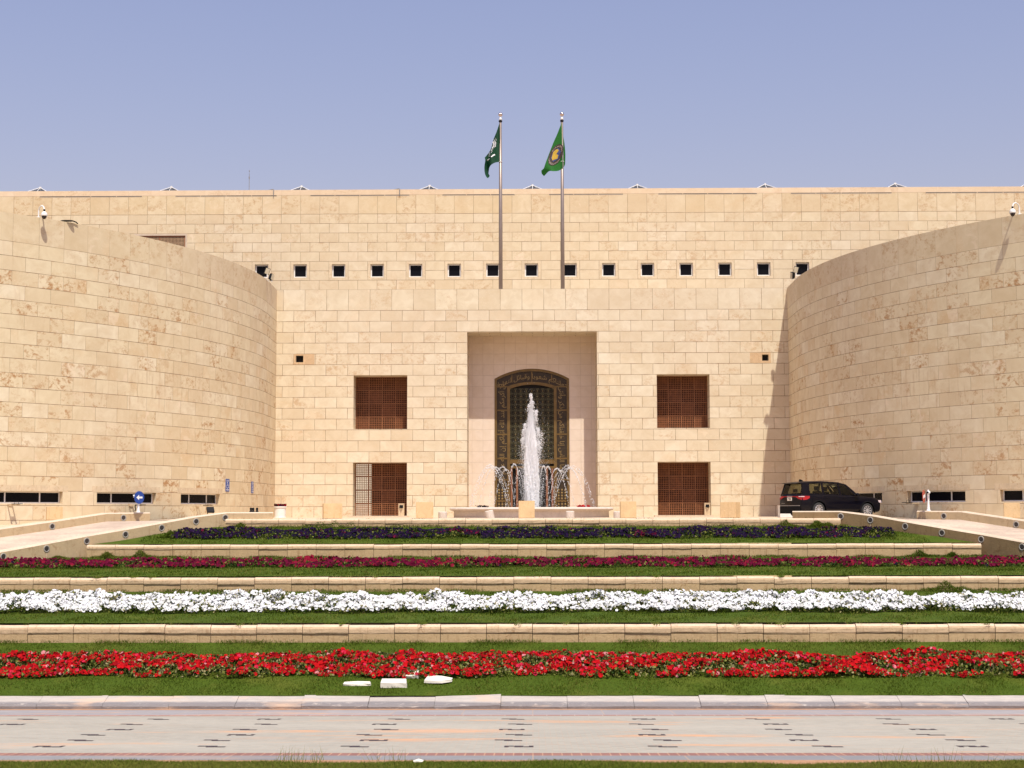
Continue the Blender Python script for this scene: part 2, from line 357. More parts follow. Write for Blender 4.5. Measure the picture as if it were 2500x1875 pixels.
# sand verge and near grass, with a wavering border
strip('sand_verge', 'sand', 22.6, 23.98, .012, 60)
def grid_sheet(name, mat, xs, rows, zf):
    V = []; n = len(xs)
    for y in rows:
        for x in xs: V.append((x, y, zf(x, y)))
    F = [(j*n+i, j*n+i+1, (j+1)*n+i+1, (j+1)*n+i) for j in range(len(rows)-1) for i in range(n-1)]
    b = MB(); b.mesh(V, F); return b.build(name, mat, smooth=True)
def near_edge(x): return 23.46 + .13*math.sin(x*.9+1) + .08*math.sin(x*2.7) + .05*math.sin(x*6.1+.4) - .22*math.exp(-((x-3.2)/2.)**2)
b = MB(); xs = np.arange(-40, 40.01, .25)
for i in range(len(xs)-1):
    a, c = float(xs[i]), float(xs[i+1])
    ea, ec = near_edge(a), near_edge(c)
    b.face([(a, 6, zr(22)+.3), (c, 6, zr(22)+.3), (c, 22, zr(22)+.035), (a, 22, zr(22)+.035)])
    b.face([(a, 22, zr(22)+.035), (c, 22, zr(22)+.035), (c, ec, zr(ec)+.035), (a, ea, zr(ea)+.035)])
    b.face([(a, ea, zr(ea)+.035), (c, ec, zr(ec)+.035), (c, ec+.03, zr(ec)-.02), (a, ea+.03, zr(ea)-.02)])
struct(b.build('near_lawn', 'turf_near', smooth=True))
# kerb: sloping stones
t = NT('kerb_concrete'); o_ = t.obj()
a = t.n('ShaderNodeAttribute', attribute_name='tone')
c = t.mix(t.rng(t.noise(t.scale(o_, (1., 4., 4.)), 2.2, 6, .65), .35, .68), (.46, .41, .35), (.37, .33, .29))
sepz = t.n('ShaderNodeSeparateXYZ'); t.l(o_, sepz.inputs[0])
low = t.math('MULTIPLY', t.rng(sepz.outputs[2], -4.15, -4.18), t.rng(t.noise(t.scale(o_, (1.4, 1, 7)), 2.4, 7, .75), .33, .44))
c = t.mix(t.math('MULTIPLY', low, .85), c, (.17, .155, .155))
c = t.mix(t.math('MULTIPLY', t.rng(t.noise(t.scale(o_, (.5, 2, 2)), 1.2, 4), .55, .68), .6), c, (.62, .42, .27))
t.bump(t.noise(o_, 14, 6, .7), .7, .03); M['kerb'] = t.fin(c, .85)
b = MB(); prof = [(36.96, -4.36), (36.95, -4.25), (36.99, -4.20), (37.15, -4.165), (37.5, -4.06), (37.52, -4.4)]
x = -45.
while x < 45:
    L = 1.58; dy, dz = random.uniform(-.014, .014), random.uniform(-.008, .008); yaw = random.uniform(-.008, .008); tilt = random.uniform(-.012, .012)
    if -1.9 < x+.8 < -.3: tilt = .035; dy = -.03; dz = .01
    if -3.6 < x+.8 < -1.9: dy = .05; dz = -.02
    r = []; n = len(prof)
    for k in range(5):
        u = (k/4-.5)*(L-.008); r += [(x+L/2+u, p[0]+dy+u*yaw+random.uniform(-.006, .006), p[1]+(dz+u*tilt if j else 0)+random.uniform(-.004, .004)) for j, p in enumerate(prof)]
    f = [(k*n+j, (k+1)*n+j, (k+1)*n+j+1, k*n+j+1) for k in range(4) for j in range(n-1)] + [tuple(range(n)), tuple(reversed(range(4*n, 5*n)))]
    b.mesh(r, f, 0, random.random()); x += L
struct(b.build('kerb', 'kerb'))
# dark paver groups set in the road
b = MB()
zz = .004
for k in range(-7, 8):
    for j, y in enumerate((33.3, 31.75, 30.3, 28.95, 27.7, 26.4)):
        cx = -.34 + 2.61*k + (.10 if (j+k) % 2 else -.08) + random.uniform(-.03, .03); lean = 0.
        cells = [(-.25, -.08, 1), (-.08, .08, 0), (-.08, .08, 1), (.08, .25, 0)]
        if (j*2+k) % 3 == 1: cells += [(-.25, -.17, 0), (.17, .25, 1)]
        if (j+k) % 4 == 2: cells[2] = (-.08, .0, 1)
        for (xa, xb, q) in cells:
            y0 = y + q*.15; b.face([(cx+xa, y0, zr(y0)+zz), (cx+xb-.005, y0, zr(y0)+zz), (cx+xb-.005, y0+.146, zr(y0+.146)+zz), (cx+xa, y0+.146, zr(y0+.146)+zz)])
M['paver'] = plain('dark_paver', (.052, .036, .038), .8, .2, 8.)
struct(b.build('paver_pattern', 'paver'))

# ------------------------------------------------------------------ terrace plaza, lawns
M['plaza'] = masonry('plaza_paving', .8, .8, 0., .2, .012, .5, 37., ((.55, .42, .29), (.60, .46, .32), (.62, .49, .35)))
b = MB()
def pf(b, pts): b.face(pts, [(p[0], p[1]) for p in pts])
pf(b, [(-13.6, 70.3, 0), (13.6, 70.3, 0), (18.4, 73.4, 0), (18.4, 104, 0), (-18.4, 104, 0), (-18.4, 73.4, 0)])
for s in (-1, 1):
    q = [(18.4, 73.4, 0.)] + [(x+.2, y+.27, min(-.02*i, z-.07)) for i, (x, y, z) in enumerate(BACK[1:7])]
    for i in range(len(q)-1):
        zf = [min(0., q[i+k][2]*.5 - .02*(i+k)) for k in (0, 1)]; pts = [(s*q[i][0], q[i][1], q[i][2]), (s*q[i+1][0], q[i+1][1], q[i+1][2]), (s*(q[i+1][0]+3), q[i+1][1]+6, zf[1]), (s*(q[i][0]+3), q[i][1]+6, zf[0])]; pf(b, pts if s > 0 else pts[::-1]); pts = [pts[3], pts[2], (s*(q[i+1][0]+12), q[i+1][1]+25, zf[1]), (s*(q[i][0]+12), q[i][1]+25, zf[0])]
        pf(b, pts if s > 0 else pts[::-1])
struct(b.build('terrace_paving', 'plaza'))
for k, L in LAWNS.items():
    rows = np.linspace(L[0][0], L[-1][0], 7 if k != 3 else 14)
    V = []; F = []; nx = 90
    for y in rows:
        xl = xlim(y) - .1
        for i in range(nx+1):
            x = -xl + 2*xl*i/nx; V.append((x, y, float(lawn_z(k, y)) + bumpz(x, y)*(0 if y in (rows[0], rows[-1]) else 1)))
    n = nx+1
    F = [(j*n+i, (j+1)*n+i, (j+1)*n+i+1, j*n+i+1) for j in range(len(rows)-1) for i in range(nx)]
    b = MB(); b.mesh(V, F); struct(b.build('lawn', 'turf', smooth=True))

# ------------------------------------------------------------------ low terrace walls: one coping stone after another over a stone face
LAB = {0: 'low stone wall along the terrace edge, behind the purple flowers', 1: 'low stone wall with rounded cap between the purple and the magenta flowers',
       2: 'low stone wall with rounded cap between the magenta and the white flowers', 3: 'low stone wall with rounded cap between the white and the red flowers'}
for wi, (y, zt, ch, zb, xe) in enumerate(WALLS):
    root = thing('retaining_wall', LAB[wi], 'wall', (0, y, zb), 'low walls between the flower terraces')
    c = MB(); f = MB(); dk = MB()
    L = 1.215; n = int(round(2*xe/L)); L = 2*xe/n
    dd = .5
    prof = [(dd, zt-.03), (.10, zt), (.04, zt-.02), (-.005, zt-.06), (-.022, zt-.11), (-.022, zt-ch+.03), (-.012, zt-ch), (dd, zt-ch)]
    for i in range(n):
        x0 = -xe + i*L + .008; x1 = x0 + L - .016; tn = random.random()
        dy, dz, rz = random.uniform(-.018, .018), random.uniform(-.012, .012), random.uniform(-.006, .006)
        ends = []
        m_ = 4
        for k in range(m_+1):
            u = k/m_; xx = x0 + (x1-x0)*u; sh = 1.
            for (py, pz) in prof:
                ends.append((xx + (.0 if k else -.0), y + py*sh + dy + (u-.5)*L*rz + random.uniform(-.004, .004), pz + dz + random.uniform(-.003, .003)))
        q = len(prof)
        fs = [(k*q+j, k*q+(j+1) % q, (k+1)*q+(j+1) % q, (k+1)*q+j) for k in range(m_) for j in range(q)] + [tuple(reversed(range(q))), tuple(range(m_*q, (m_+1)*q))]
        c.mesh(ends, [t_[::-1] for t_ in fs], 0, tn)
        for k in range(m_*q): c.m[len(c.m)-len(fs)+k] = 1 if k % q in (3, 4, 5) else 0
        # face slabs, some split in two
        cuts = [x0-.003, x1+.003]
        if random.random() < .35: cuts.insert(1, x0 + L*random.uniform(.3, .7))
        for a, d in zip(cuts[:-1], cuts[1:]):
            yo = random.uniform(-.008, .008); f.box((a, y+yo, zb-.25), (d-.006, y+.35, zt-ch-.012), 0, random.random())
    dk.box((-xe+.02, y+.03, zb-.25), (xe-.02, y+.44, zt-.075))
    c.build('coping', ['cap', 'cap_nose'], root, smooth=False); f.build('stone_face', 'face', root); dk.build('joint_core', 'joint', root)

# ------------------------------------------------------------------ ramps on either side
t = NT('ramp_road'); o_ = t.obj()
c = t.mix(t.rng(t.noise(t.scale(o_, (.5, .9, 1)), 1., 6, .65), .38, .66), (.56, .45, .34), (.40, .31, .24)); c = t.mix(t.rng(t.noise(o_, 8, 5), .4, .7, 0, .4), c, (.3, .23, .18))
M['ramp_road'] = t.fin(c, .9)
def offset_path(P, d):
    out = []
    for i, p in enumerate(P):
        a = Vector(P[max(i-1, 0)][:2]); b_ = Vector(P[min(i+1, len(P)-1)][:2]); t_ = (b_-a).normalized()
        nrm = Vector((-t_.y, t_.x)); out.append((p[0]+nrm.x*d, p[1]+nrm.y*d, p[2]))
    return out
def resample(P, k):
    out = []
    for i in range(len(P)-1):
        for j in range(k): u = j/k; out.append(tuple(P[i][q]*(1-u)+P[i+1][q]*u for q in range(3)))
    out.append(P[-1]); return out
def wall_run(P, th, zbot, s, mats, parent, name):
    A = resample(P, 3); I = offset_path(A, th)
    b = MB()
    for i in range(len(A)-1):
        tn = (hash((i//3, 7, s)) % 100)/100.
        a0, a1, i0, i1 = A[i], A[i+1], I[i], I[i+1]
        def Pt(p, z): return (s*p[0], p[1], z)
        r = .05
        def quad(q, mi): b.face(q if s > 0 else q[::-1], None, mi, tn)
        quad([Pt(a0, zbot), Pt(a1, zbot), Pt(a1, a1[2]-r), Pt(a0, a0[2]-r)], 0)
        am0 = tuple(a0[k]*.9+i0[k]*.1 for k in range(2)); am1 = tuple(a1[k]*.9+i1[k]*.1 for k in range(2))
        quad([Pt(a0, a0[2]-r), Pt(a1, a1[2]-r), Pt(am1, a1[2]), Pt(am0, a0[2])], 1)
        quad([Pt(am0, a0[2]), Pt(am1, a1[2]), Pt(i1, a1[2]), Pt(i0, a0[2])], 1)
        quad([Pt(i0, i0[2]), Pt(i1, i1[2]), Pt(i1, zbot), Pt(i0, zbot)], 0)
        if i % 6 == 5:   # stone joint
            d = Vector((a1[0]-a0[0], a1[1]-a0[1], 0)).normalized(); nn = Vector((d.y, -d.x, 0))
            p0 = Vector((a1[0], a1[1], 0)) + nn*.003
            q = [p0-d*.012, p0+d*.012]
            b.face([(s*p[0], p[1], zz_) for p, zz_ in ((q[0], zbot), (q[1], zbot), (q[1], a1[2]-.05), (q[0], a1[2]-.05))][::s], None, 2)
    for e, en in ((0, 1), (len(A)-1, -1)):
        q = [Pt(A[e], zbot), Pt(A[e], A[e][2]-.05), Pt(I[e], I[e][2]), Pt(I[e], zbot)]
        b.face(q if s*en > 0 else q[::-1], None, 0, .3)
    return b.build(name, mats, parent), A
LIGHTS_F = [0, 1, 2, 3, 4, 5, 6]
for s, side in ((-1, 'sunlit'), (1, 'shaded')):
    fr = thing('ramp_wall', f'long sloping parapet with a row of round lights, below the {side} curved wall', 'wall', (s*14, 70.5, 0), 'ramp parapets with round lights')
    wall_run(RAMP, .5, -4.6, s, ['ramp' if s < 0 else 'ramp_stain_shade', 'ramp_cap', 'cap'], fr, 'wall_body')
    bk = thing('ramp_wall', f'shorter inner parapet across the ramp road, along the {side} curved wall', 'wall', (s*18.2, 73.3, 0), 'ramp parapets with round lights')
    wall_run(BACK, .45, -4.6, s, ['ramp', 'ramp_cap', 'cap'], bk, 'wall_body')
    def lights(P, stations, parent, dz):
        for st in stations:
            i = int(st); u = st-i; p = [P[i][k]*(1-u)+P[i+1][k]*u for k in range(3)]
            d = Vector((s*(P[i+1][0]-P[i][0]), P[i+1][1]-P[i][1], P[i+1][2]-P[i][2])).normalized()
            nrm = Vector((d.y, -d.x, 0)).normalized() * s
            mt = nrm.to_track_quat('Z', 'Y').to_matrix().to_4x4(); loc = Vector((s*p[0], p[1], p[2]-dz)) + nrm*.005
            b = MB(); b.lathe([(.15, -.02), (.15, .008), (.135, .016), (.11, .016), (.10, .004), (.10, -.02)], loc, 20, 0, mt); o = b.build('wall_light', 'lamp_ring', parent, True)
            b = MB(); b.lathe([(.10, -.01), (.10, .006), (.05, .010), (.001, .010)], loc, 16, 0, mt); b.box((-.03, -.05, .006), (.03, .05, .018), 0, 0, Matrix.Translation(loc) @ mt)
            b.build('lamp_lens', 'lamp_lens', o)
    M['lamp_ring'] = plain('lamp_ring', (.34, .31, .265), .6); M['lamp_lens'] = plain('lamp_lens', (.04, .032, .028), .5)
    lights(RAMP, [1.06, 2, 3, 4, 5, 6, 7.0], fr, .24)
    lights(BACK, [.62, 2.05, 3.6], bk, .24)
    # the ramp surface between them
    A = resample(offset_path(RAMP, .5), 3)[3:]; B = resample(BACK, 3)
    b = MB(); n = 30
    def samp(P, u):
        x = u*(len(P)-1); i = min(int(x), len(P)-2); return [P[i][k]*(1-(x-i))+P[i+1][k]*(x-i) for k in range(3)]
    for i in range(n):
        row = []
        for u in (i/n, (i+1)/n):
            p, q = samp(A, u), samp(B, u); row.append(((s*p[0], p[1], p[2]-.33), (s*q[0], q[1], q[2]-.40)))
        f = [row[0][0], row[1][0], row[1][1], row[0][1]]; b.face(f if s > 0 else f[::-1])
    # apron joining it to the terrace
    f = [(s*13.7, 70.3, 0.), (s*A[0][0], A[0][1], .015), (s*B[0][0], B[0][1], -.045), (s*16.2, 73.9, 0.)]
    struct(b.build('ramp_road', 'ramp_road'))

# ------------------------------------------------------------------ the building
BLD = thing('stone_building', 'broad sandstone building with two curved walls and an arched bronze doorway', 'building', (0, FY, 0))
def pierced(b, y, x0, x1, bands, holes):
    """vertical wall facing -y; bands = [(z0, z1, material index, uv function)], holes = [(x0, x1, z0, z1)]"""
    for (z0, z1, mi, uvf) in bands:
        xs = sorted({x0, x1, *[v for h in holes if h[3] > z0 and h[2] < z1 for v in h[:2] if x0 < v < x1]})
        zs = sorted({z0, z1, *[v for h in holes for v in h[2:4] if z0 < v < z1]})
        for a, c in zip(xs[:-1], xs[1:]):
            for d, e in zip(zs[:-1], zs[1:]):
                if any(h[0] <= a and c <= h[1] and h[2] <= d and e <= h[3] for h in holes): continue
                q = [(a, d), (c, d), (c, e), (a, e)]
                b.face([(p[0], y, p[1]) for p in q], [uvf(*p) for p in q], mi)
def reveal(b, h, y, d, mi, uvf, floor=True):
    x0, x1, z0, z1 = h; Y = y+d
    b.face([(x0, y, z0), (x0, Y, z0), (x0, Y, z1), (x0, y, z1)][::-1], [uvf(x0-.3, z0), uvf(x0-.3+d, z0), uvf(x0-.3+d, z1), uvf(x0-.3, z1)][::-1], mi)
    b.face([(x1, y, z0), (x1, Y, z0), (x1, Y, z1), (x1, y, z1)], [uvf(x1+.3, z0), uvf(x1+.3-d, z0), uvf(x1+.3-d, z1), uvf(x1+.3, z1)], mi)
    b.face([(x0, y, z1), (x0, Y, z1), (x1, Y, z1), (x1, y, z1)][::-1], [uvf(x0, z1+.2), uvf(x0, z1+.2+d), uvf(x1, z1+.2+d), uvf(x1, z1+.2)][::-1], mi)
    if floor: b.face([(x0, y, z0), (x0, Y, z0), (x1, Y, z0), (x1, y, z0)], [uvf(x0, z0-.2), uvf(x0, z0-.2-d), uvf(x1, z0-.2-d), uvf(x1, z0-.2)], mi)
uvl = lambda x, z: (x+15.44+282, z-ZB+70.5)
uvlt = lambda x, z: (x+14.72+282, z-ZB+14.1)
PORT = (-4.18, 4.22, 0.0, 11.95)
LWIN = [(-11.53, -8.05, 5.67, 9.15), (-11.53, -8.05, 0.02, 3.51), (8.06, 11.46, 5.69, 9.15), (8.06, 11.46, 0.02, 3.50)]
NICHE = [(-15.29, -14.80, 10.02, 10.46), (14.87, 15.29, 10.02, 10.43)]
b = MB()
pierced(b, FY, -17.2, 17.2, [(-.6, ZB, 0, uvl), (ZB, ZL, 1, uvlt)], [PORT]+LWIN+NICHE)
for h in LWIN: reveal(b, h, FY, 1.3, 0, uvl)
for h in NICHE: reveal(b, h, FY, .35, 0, uvl)
reveal(b, PORT, FY, 2.7, 0, uvl, False)
b.face([(-17.2, FY, ZL), (17.2, FY, ZL), (17.2, FY+.6, ZL), (-17.2, FY+.6, ZL)], [(0, 0), (34, 0), (34, .4), (0, .4)], 1)
b.face([(-17.2, FY+.6, ZL), (17.2, FY+.6, ZL), (17.2, FY+.6, 14.), (-17.2, FY+.6, 14.)], [(0, 0), (34, 0), (34, .7), (0, .7)], 1)
b.build('front_wall', ['low', 'low_top'], BLD)
for h in NICHE:
    c = MB(); x0, x1, z0, z1 = h; c.box((x0, FY+.34, z0), (x1, FY+.5, z1)); nb = c.build('niche', 'dark', BLD)
M['worn'] = stone('worn_stone', (.60, .42, .24), (.42, .24, .10), 3.)
for h in NICHE:
    x0, x1, z0, z1 = h; s_ = 1 if x0 < 0 else -1
    xo0, xo1 = (x0-.13, x0+1.2) if s_ > 0 else (x1-1.2, x1+.13)
    c = MB()
    for (a0, a1, b0, b1) in ((xo0, x0, 9.87, 10.55), (x1, xo1, 9.87, 10.55), (x0, x1, 9.87, z0), (x0, x1, z1, 10.55)): c.box((a0, FY-.008, b0), (a1, FY+.02, b1))
    c.build('niche_surround', 'worn', BLD)
# door sills
for h in (LWIN[1], LWIN[3]):
    c = MB(); c.box((h[0]-.25, FY-.5, -.1), (h[1]+.1, FY-.003, .10)); c.build('door_step', 'ramp_cap', BLD)

# roofs, room shells and the open court behind the lower left lattice
b = MB(); WX0, WX1, WY0, WY1 = -13.4, -8.3, 101.3, 108.5
for (x0, x1, y0, y1) in ((-17.1, WX0, FY+.6, UY), (WX1, 17.1, FY+.6, UY), (WX0, WX1, FY+.6, WY0), (WX0, WX1, WY1, UY)):
    b.box((x0, y0, 13.7), (x1, y1, 14.0))
b.build('lower_roof', 'roof', BLD)
b = MB()
def wallx(x, y0, y1, z0, z1): b.box((x-.1, y0, z0), (x+.1, y1, z1))
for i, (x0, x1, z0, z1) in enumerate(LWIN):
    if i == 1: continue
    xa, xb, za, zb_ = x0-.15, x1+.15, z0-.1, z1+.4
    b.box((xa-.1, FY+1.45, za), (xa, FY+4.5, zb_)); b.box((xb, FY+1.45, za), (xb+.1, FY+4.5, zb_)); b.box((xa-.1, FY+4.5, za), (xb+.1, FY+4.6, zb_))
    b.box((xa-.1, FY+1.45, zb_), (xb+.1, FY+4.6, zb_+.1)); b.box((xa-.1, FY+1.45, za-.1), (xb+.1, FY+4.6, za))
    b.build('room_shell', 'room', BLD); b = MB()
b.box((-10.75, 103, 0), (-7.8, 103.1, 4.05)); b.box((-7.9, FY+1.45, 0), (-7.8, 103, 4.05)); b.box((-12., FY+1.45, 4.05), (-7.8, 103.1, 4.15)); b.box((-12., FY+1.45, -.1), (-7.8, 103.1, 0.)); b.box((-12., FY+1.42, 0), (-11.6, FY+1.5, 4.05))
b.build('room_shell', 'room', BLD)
b = MB(); b.box((WX0-.1, WY1, 0), (WX1+.1, WY1+.2, 13.7)); b.box((WX0-.2, 101.3, 0), (WX0, WY1, 13.7)); b.box((WX1, 103.2, 0), (WX1+.1, WY1, 13.7)); b.box((WX0, FY+1.5, -.2), (WX1, WY1, -.12))
b.build('court_walls', 'court', BLD)

# lattice windows
def lattice(h, y, parent):
    x0, x1, z0, z1 = h; w = x1-x0; hh = z1-z0
    fr = MB(); N = 4; fw = .055
    for i in range(N+1):
        c = x0 + w*i/N; c = min(max(c, x0+fw/2), x1-fw/2); fr.box((c-fw/2, y-.035, z0), (c+fw/2, y+.05, z1))
        c = z0 + hh*i/N; c = min(max(c, z0+fw/2), z1-fw/2)
        for j in range(N):
            a = x0+w*j/N + fw/2*(2 if j == 0 else 1); d = x0+w*(j+1)/N - fw/2*(2 if j == N-1 else 1)
            fr.box((a, y-.033, c-fw/2), (d, y+.048, c+fw/2))
    f = fr.build('lattice_window', 'wood_dark', parent)
    la = MB(); n = 7
    for pi in range(N):
        for pj in range(N):
            a0, a1 = x0+w*pi/N+fw/2, x0+w*(pi+1)/N-fw/2; c0, c1 = z0+hh*pj/N+fw/2, z0+hh*(pj+1)/N-fw/2
            st = (a1-a0)/n; bw = .030
            for k in range(n+1):
                x = a0+st*k; la.box((max(a0, x-bw/2), y-.012, c0), (min(a1, x+bw/2), y+.018, c1))
                z = c0+(c1-c0)*k/n; la.box((a0, y-.016, max(c0, z-bw/2)), (a1, y+.022, min(c1, z+bw/2)))
            if (pi+pj) % 3 == 0:   # finer turned spindles in some panels
                for k in range(n):
                    x = a0+st*(k+.5)
                    la.box((x-.008, y, c0), (x+.008, y+.012, c1))
    la.build('lattice', 'wood', f)
for h in LWIN: lattice(h, FY+1.32, BLD)

# portal recess
uvt = lambda x, z: (x+.36+72, z+72)
BY = FY+2.7
b = MB()
DW, SP, AP = 2.48, 9.14, 9.81          # door half width, springing, apex
def arch_z(x, w=DW, sp=SP, ap=AP):
    r = (w*w+(ap-sp)**2)/(2*(ap-sp)); return ap-r+math.sqrt(max(0, r*r-x*x))
n = 20
for i in range(n):
    a, c = -DW+2*DW*i/n, -DW+2*DW*(i+1)/n
    q = [(a, arch_z(a)), (c, arch_z(c)), (c, 11.96), (a, 11.96)]
    b.face([(p[0], BY, p[1]) for p in q], [uvt(*p) for p in q])
    b.face([(a, BY, arch_z(a)), (a, BY+.3, arch_z(a)), (c, BY+.3, arch_z(c)), (c, BY, arch_z(c))])
for (x0, x1) in ((-4.2, -DW), (DW, 4.24)):
    q = [(x0, -.3), (x1, -.3), (x1, 11.96), (x0, 11.96)]; b.face([(p[0], BY, p[1]) for p in q], [uvt(*p) for p in q])
    xe_ = DW if x0 > 0 else -DW
    b.face([(xe_, BY, -.3), (xe_, BY+.3, -.3), (xe_, BY+.3, SP), (xe_, BY, SP)])
b.build('portal_recess', 'tile', BLD)
b = MB(); b.face([(-4.2, FY, .012), (4.24, FY, .012), (4.24, BY+.3, .012), (-4.2, BY+.3, .012)], [(0, 0), (8, 0), (8, 3), (0, 3)]); b.build('portal_floor', 'plaza', BLD)
# arched doorway: frame, inscription band, inner frame, star grille, door columns
DY = BY+.06
DOOR = MB()
def arch_band(b, w0, ap0, sp0, w1, ap1, sp1, z0, y0, y1, nn=24):
    P0 = [(-w0, z0)] + [(-w0+2*w0*i/nn, arch_z(-w0+2*w0*i/nn, w0, sp0, ap0)) for i in range(nn+1)] + [(w0, z0)]
    P1 = [(-w1, z0)] + [(-w1+2*w1*i/nn, arch_z(-w1+2*w1*i/nn, w1, sp1, ap1)) for i in range(nn+1)] + [(w1, z0)]
    for i in range(len(P0)-1):
        b.face([(P0[i][0], y0, P0[i][1]), (P1[i][0], y0, P1[i][1]), (P1[i+1][0], y0, P1[i+1][1]), (P0[i+1][0], y0, P0[i+1][1])])
        b.face([(P0[i][0], y0, P0[i][1]), (P0[i+1][0], y0, P0[i+1][1]), (P0[i+1][0], y1, P0[i+1][1]), (P0[i][0], y1, P0[i][1])])
        b.face([(P1[i][0], y0, P1[i][1]), (P1[i][0], y1, P1[i][1]), (P1[i+1][0], y1, P1[i+1][1]), (P1[i+1][0], y0, P1[i+1][1])])
arch_band(DOOR, DW, AP, SP, DW-.16, AP-.17, SP-.08, 0, DY-.02, DY+.2)
door = DOOR.build('bronze_door', 'bronze', BLD)
b = MB(); arch_band(b, DW-.16, AP-.17, SP-.08, 1.62, 8.92, 8.62, 0, DY+.08, DY+.22); b.build('inscription_band', 'bronze_dark', door)
b = MB(); arch_band(b, 1.64, 8.93, 8.63, 1.45, 8.75, 8.47, 0, DY-.01, DY+.2)
b.box((-1.45, DY-.03, 3.50), (1.45, DY+.12, 3.78)); b.box((-1.45, DY+.0, 3.2), (1.45, DY+.12, 3.34))
for s in (-1, 1):
    for z in (8.62, 7.05, 5.45, 3.85, 2.45, 1.05): b.box((s*1.97-.34, DY+.05, z-.05), (s*1.97+.34, DY+.12, z+.05))
b.box((-.04, DY+.05, 8.94), (.04, DY+.12, 9.62))
for s in (-1, 1): b.box((s*1.32-.03, DY+.05, 8.9), (s*1.32+.03, DY+.12, 9.42))
b.build('inner_frame', 'bronze', door)
b = MB(); b.box((-2.4, DY+.24, 0), (2.4, DY+.3, 9.8)); b.build('dark_backing', 'dark', door)
b = MB()
for x in (-1.36, -1.0, .98, 1.34): b.tube([(x, DY+.06, 0), (x, DY+.06, 3.2)], .075, 8)
b.box((-.03, DY+.1, 0), (.03, DY+.16, 3.2))
M['column'] = plain('door_column', (.24, .105, .055), .5)
b.build('door_column', 'column', door)
b = MB(); y = DY+.1
def bar(x0, z0, x1, z1, w=.024):
    d = Vector((x1-x0, 0, z1-z0)); L = d.length
    if L < 1e-4: return
    n_ = Vector((-d.z, 0, d.x))/L*w/2; p = Vector((x0, y, z0)); q = Vector((x1, y, z1))
    b.face([p+n_, p-n_, q-n_, q+n_]); b.face([p+n_, q+n_, q+n_+Vector((0, .05, 0)), p+n_+Vector((0, .05, 0))]); b.face([p-n_, p-n_+Vector((0, .05, 0)), q-n_+Vector((0, .05, 0)), q-n_])
cs = 2.9/8
for i in range(8):
    for j in range(14):
        cx, cz = -1.45+cs*(i+.5), 3.8+cs*(j+.5)
        if cz+cs/2 > arch_z(cx, 1.5, 8.47, 8.78)-.02: continue
        h = cs/2; k = h*.414
        for (a, c, d, e) in ((-h, -k, -k, -h), (k, -h, h, -k), (h, k, k, h), (-k, h, -h, k)): bar(cx+a, cz+c, cx+d, cz+e)
        for (a, c) in ((1, 1), (-1, 1), (1, -1), (-1, -1)): bar(cx+a*.05, cz+c*.05, cx+a*h, cz+c*h, .018)
        for (a, c) in ((1, 0), (-1, 0), (0, -1), (0, 1)): bar(cx+a*.05, cz+c*.05, cx+a*h, cz+c*h, .018)
        bar(cx-k, cz-h, cx+k, cz-h); bar(cx-h, cz-k, cx-h, cz+k)
gr = b.build('star_grille', 'grille', door)
b = MB()
for i in range(7):
    for j in range(14):
        cx, cz = -1.45+cs*(i+1), 3.8+cs*(j+.5)
        if cz > arch_z(cx, 1.5, 8.47, 8.78)-.15 or j % 2 == 0 and False: continue
        if j % 2 == 1 or True:
            b.lathe([(.04, 0), (.03, .02), (.001, .03)], (cx, y-.005, cz), 8, 0, Matrix.Rotation(PI/2, 4, 'X'))
b.build('bosses', 'gilt', gr)
def put_text(b, body, size, fn):
    v, f = text2d(shape_ar(body), size); b.mesh([fn(x, z) for x, z in v], f)
b = MB(); yt = DY+.065
r_ = (2.0**2+.5**2)/(2*.5)
put_text(b, 'وجعلناكم شعوبا وقبائل لتعارفوا', .44, lambda x, z: (x*.98, yt, 9.29 - (r_-math.sqrt(r_*r_-min(abs(x), 2.1)**2))*1.0 + z))
b.build('inscription', 'gilt', door); b = MB(); put_text(b, 'يا أيها الناس إنا خلقناكم من ذكر وأنثى', .44, lambda x, z: (1.97+z, yt, 5.6-x*.95))
b.build('inscription', 'gilt', door); b = MB(); put_text(b, 'إن أكرمكم عند الله أتقاكم إن الله عليم خبير', .44, lambda x, z: (-1.97-z, yt, 5.4+x*.95))
b.build('inscription', 'gilt', door); b = MB()
for s in (-1, 1):   # interlaced relief on the lower panels
    for j in range(9):
        z = .25 + j*.19
        for q in range(3): x = s*1.97-.22+q*.22; b.lathe([(.07, 0), (.05, .015), (.02, .02)], (x, yt+.01, z), 6, 0, Matrix.Rotation(PI/2, 4, 'X'))
b.build('relief_panel', 'gilt', door)

# upper block
uvu = lambda x, z: (x+284, z-17.34+70.5)      # a full course starts at the foot of the window course
uvw = lambda x, z: (x+.71+284, z-17.34+70.5)
uvtp = lambda x, z: (x+284, z-22.28+14.2)
uvc = lambda x, z: (x+1.42+284, z-23.70)
def uvu2(x, z): return (x+284, z-18.75+71.205)
UW = [(2.84*k-.495, 2.84*k+.495, 17.55, 18.54) for k in range(-7, 8)]
VENT = (-29.2, -25.55, 19.35, 20.72)
UZ = 24.10
b = MB()
pierced(b, UY, -80, 80, [(-4.4, 17.34, 0, uvu), (17.34, 18.75, 1, uvw), (18.75, 22.28, 0, uvu2), (22.28, 23.70, 2, uvtp), (23.70, UZ, 3, uvc)], UW+[VENT])
for h in UW: reveal(b, h, UY, .28, 1, uvw)
reveal(b, VENT, UY, .15, 0, uvu2)
b.build('upper_wall', ['up', 'up_win', 'up_top', 'coping'], BLD)
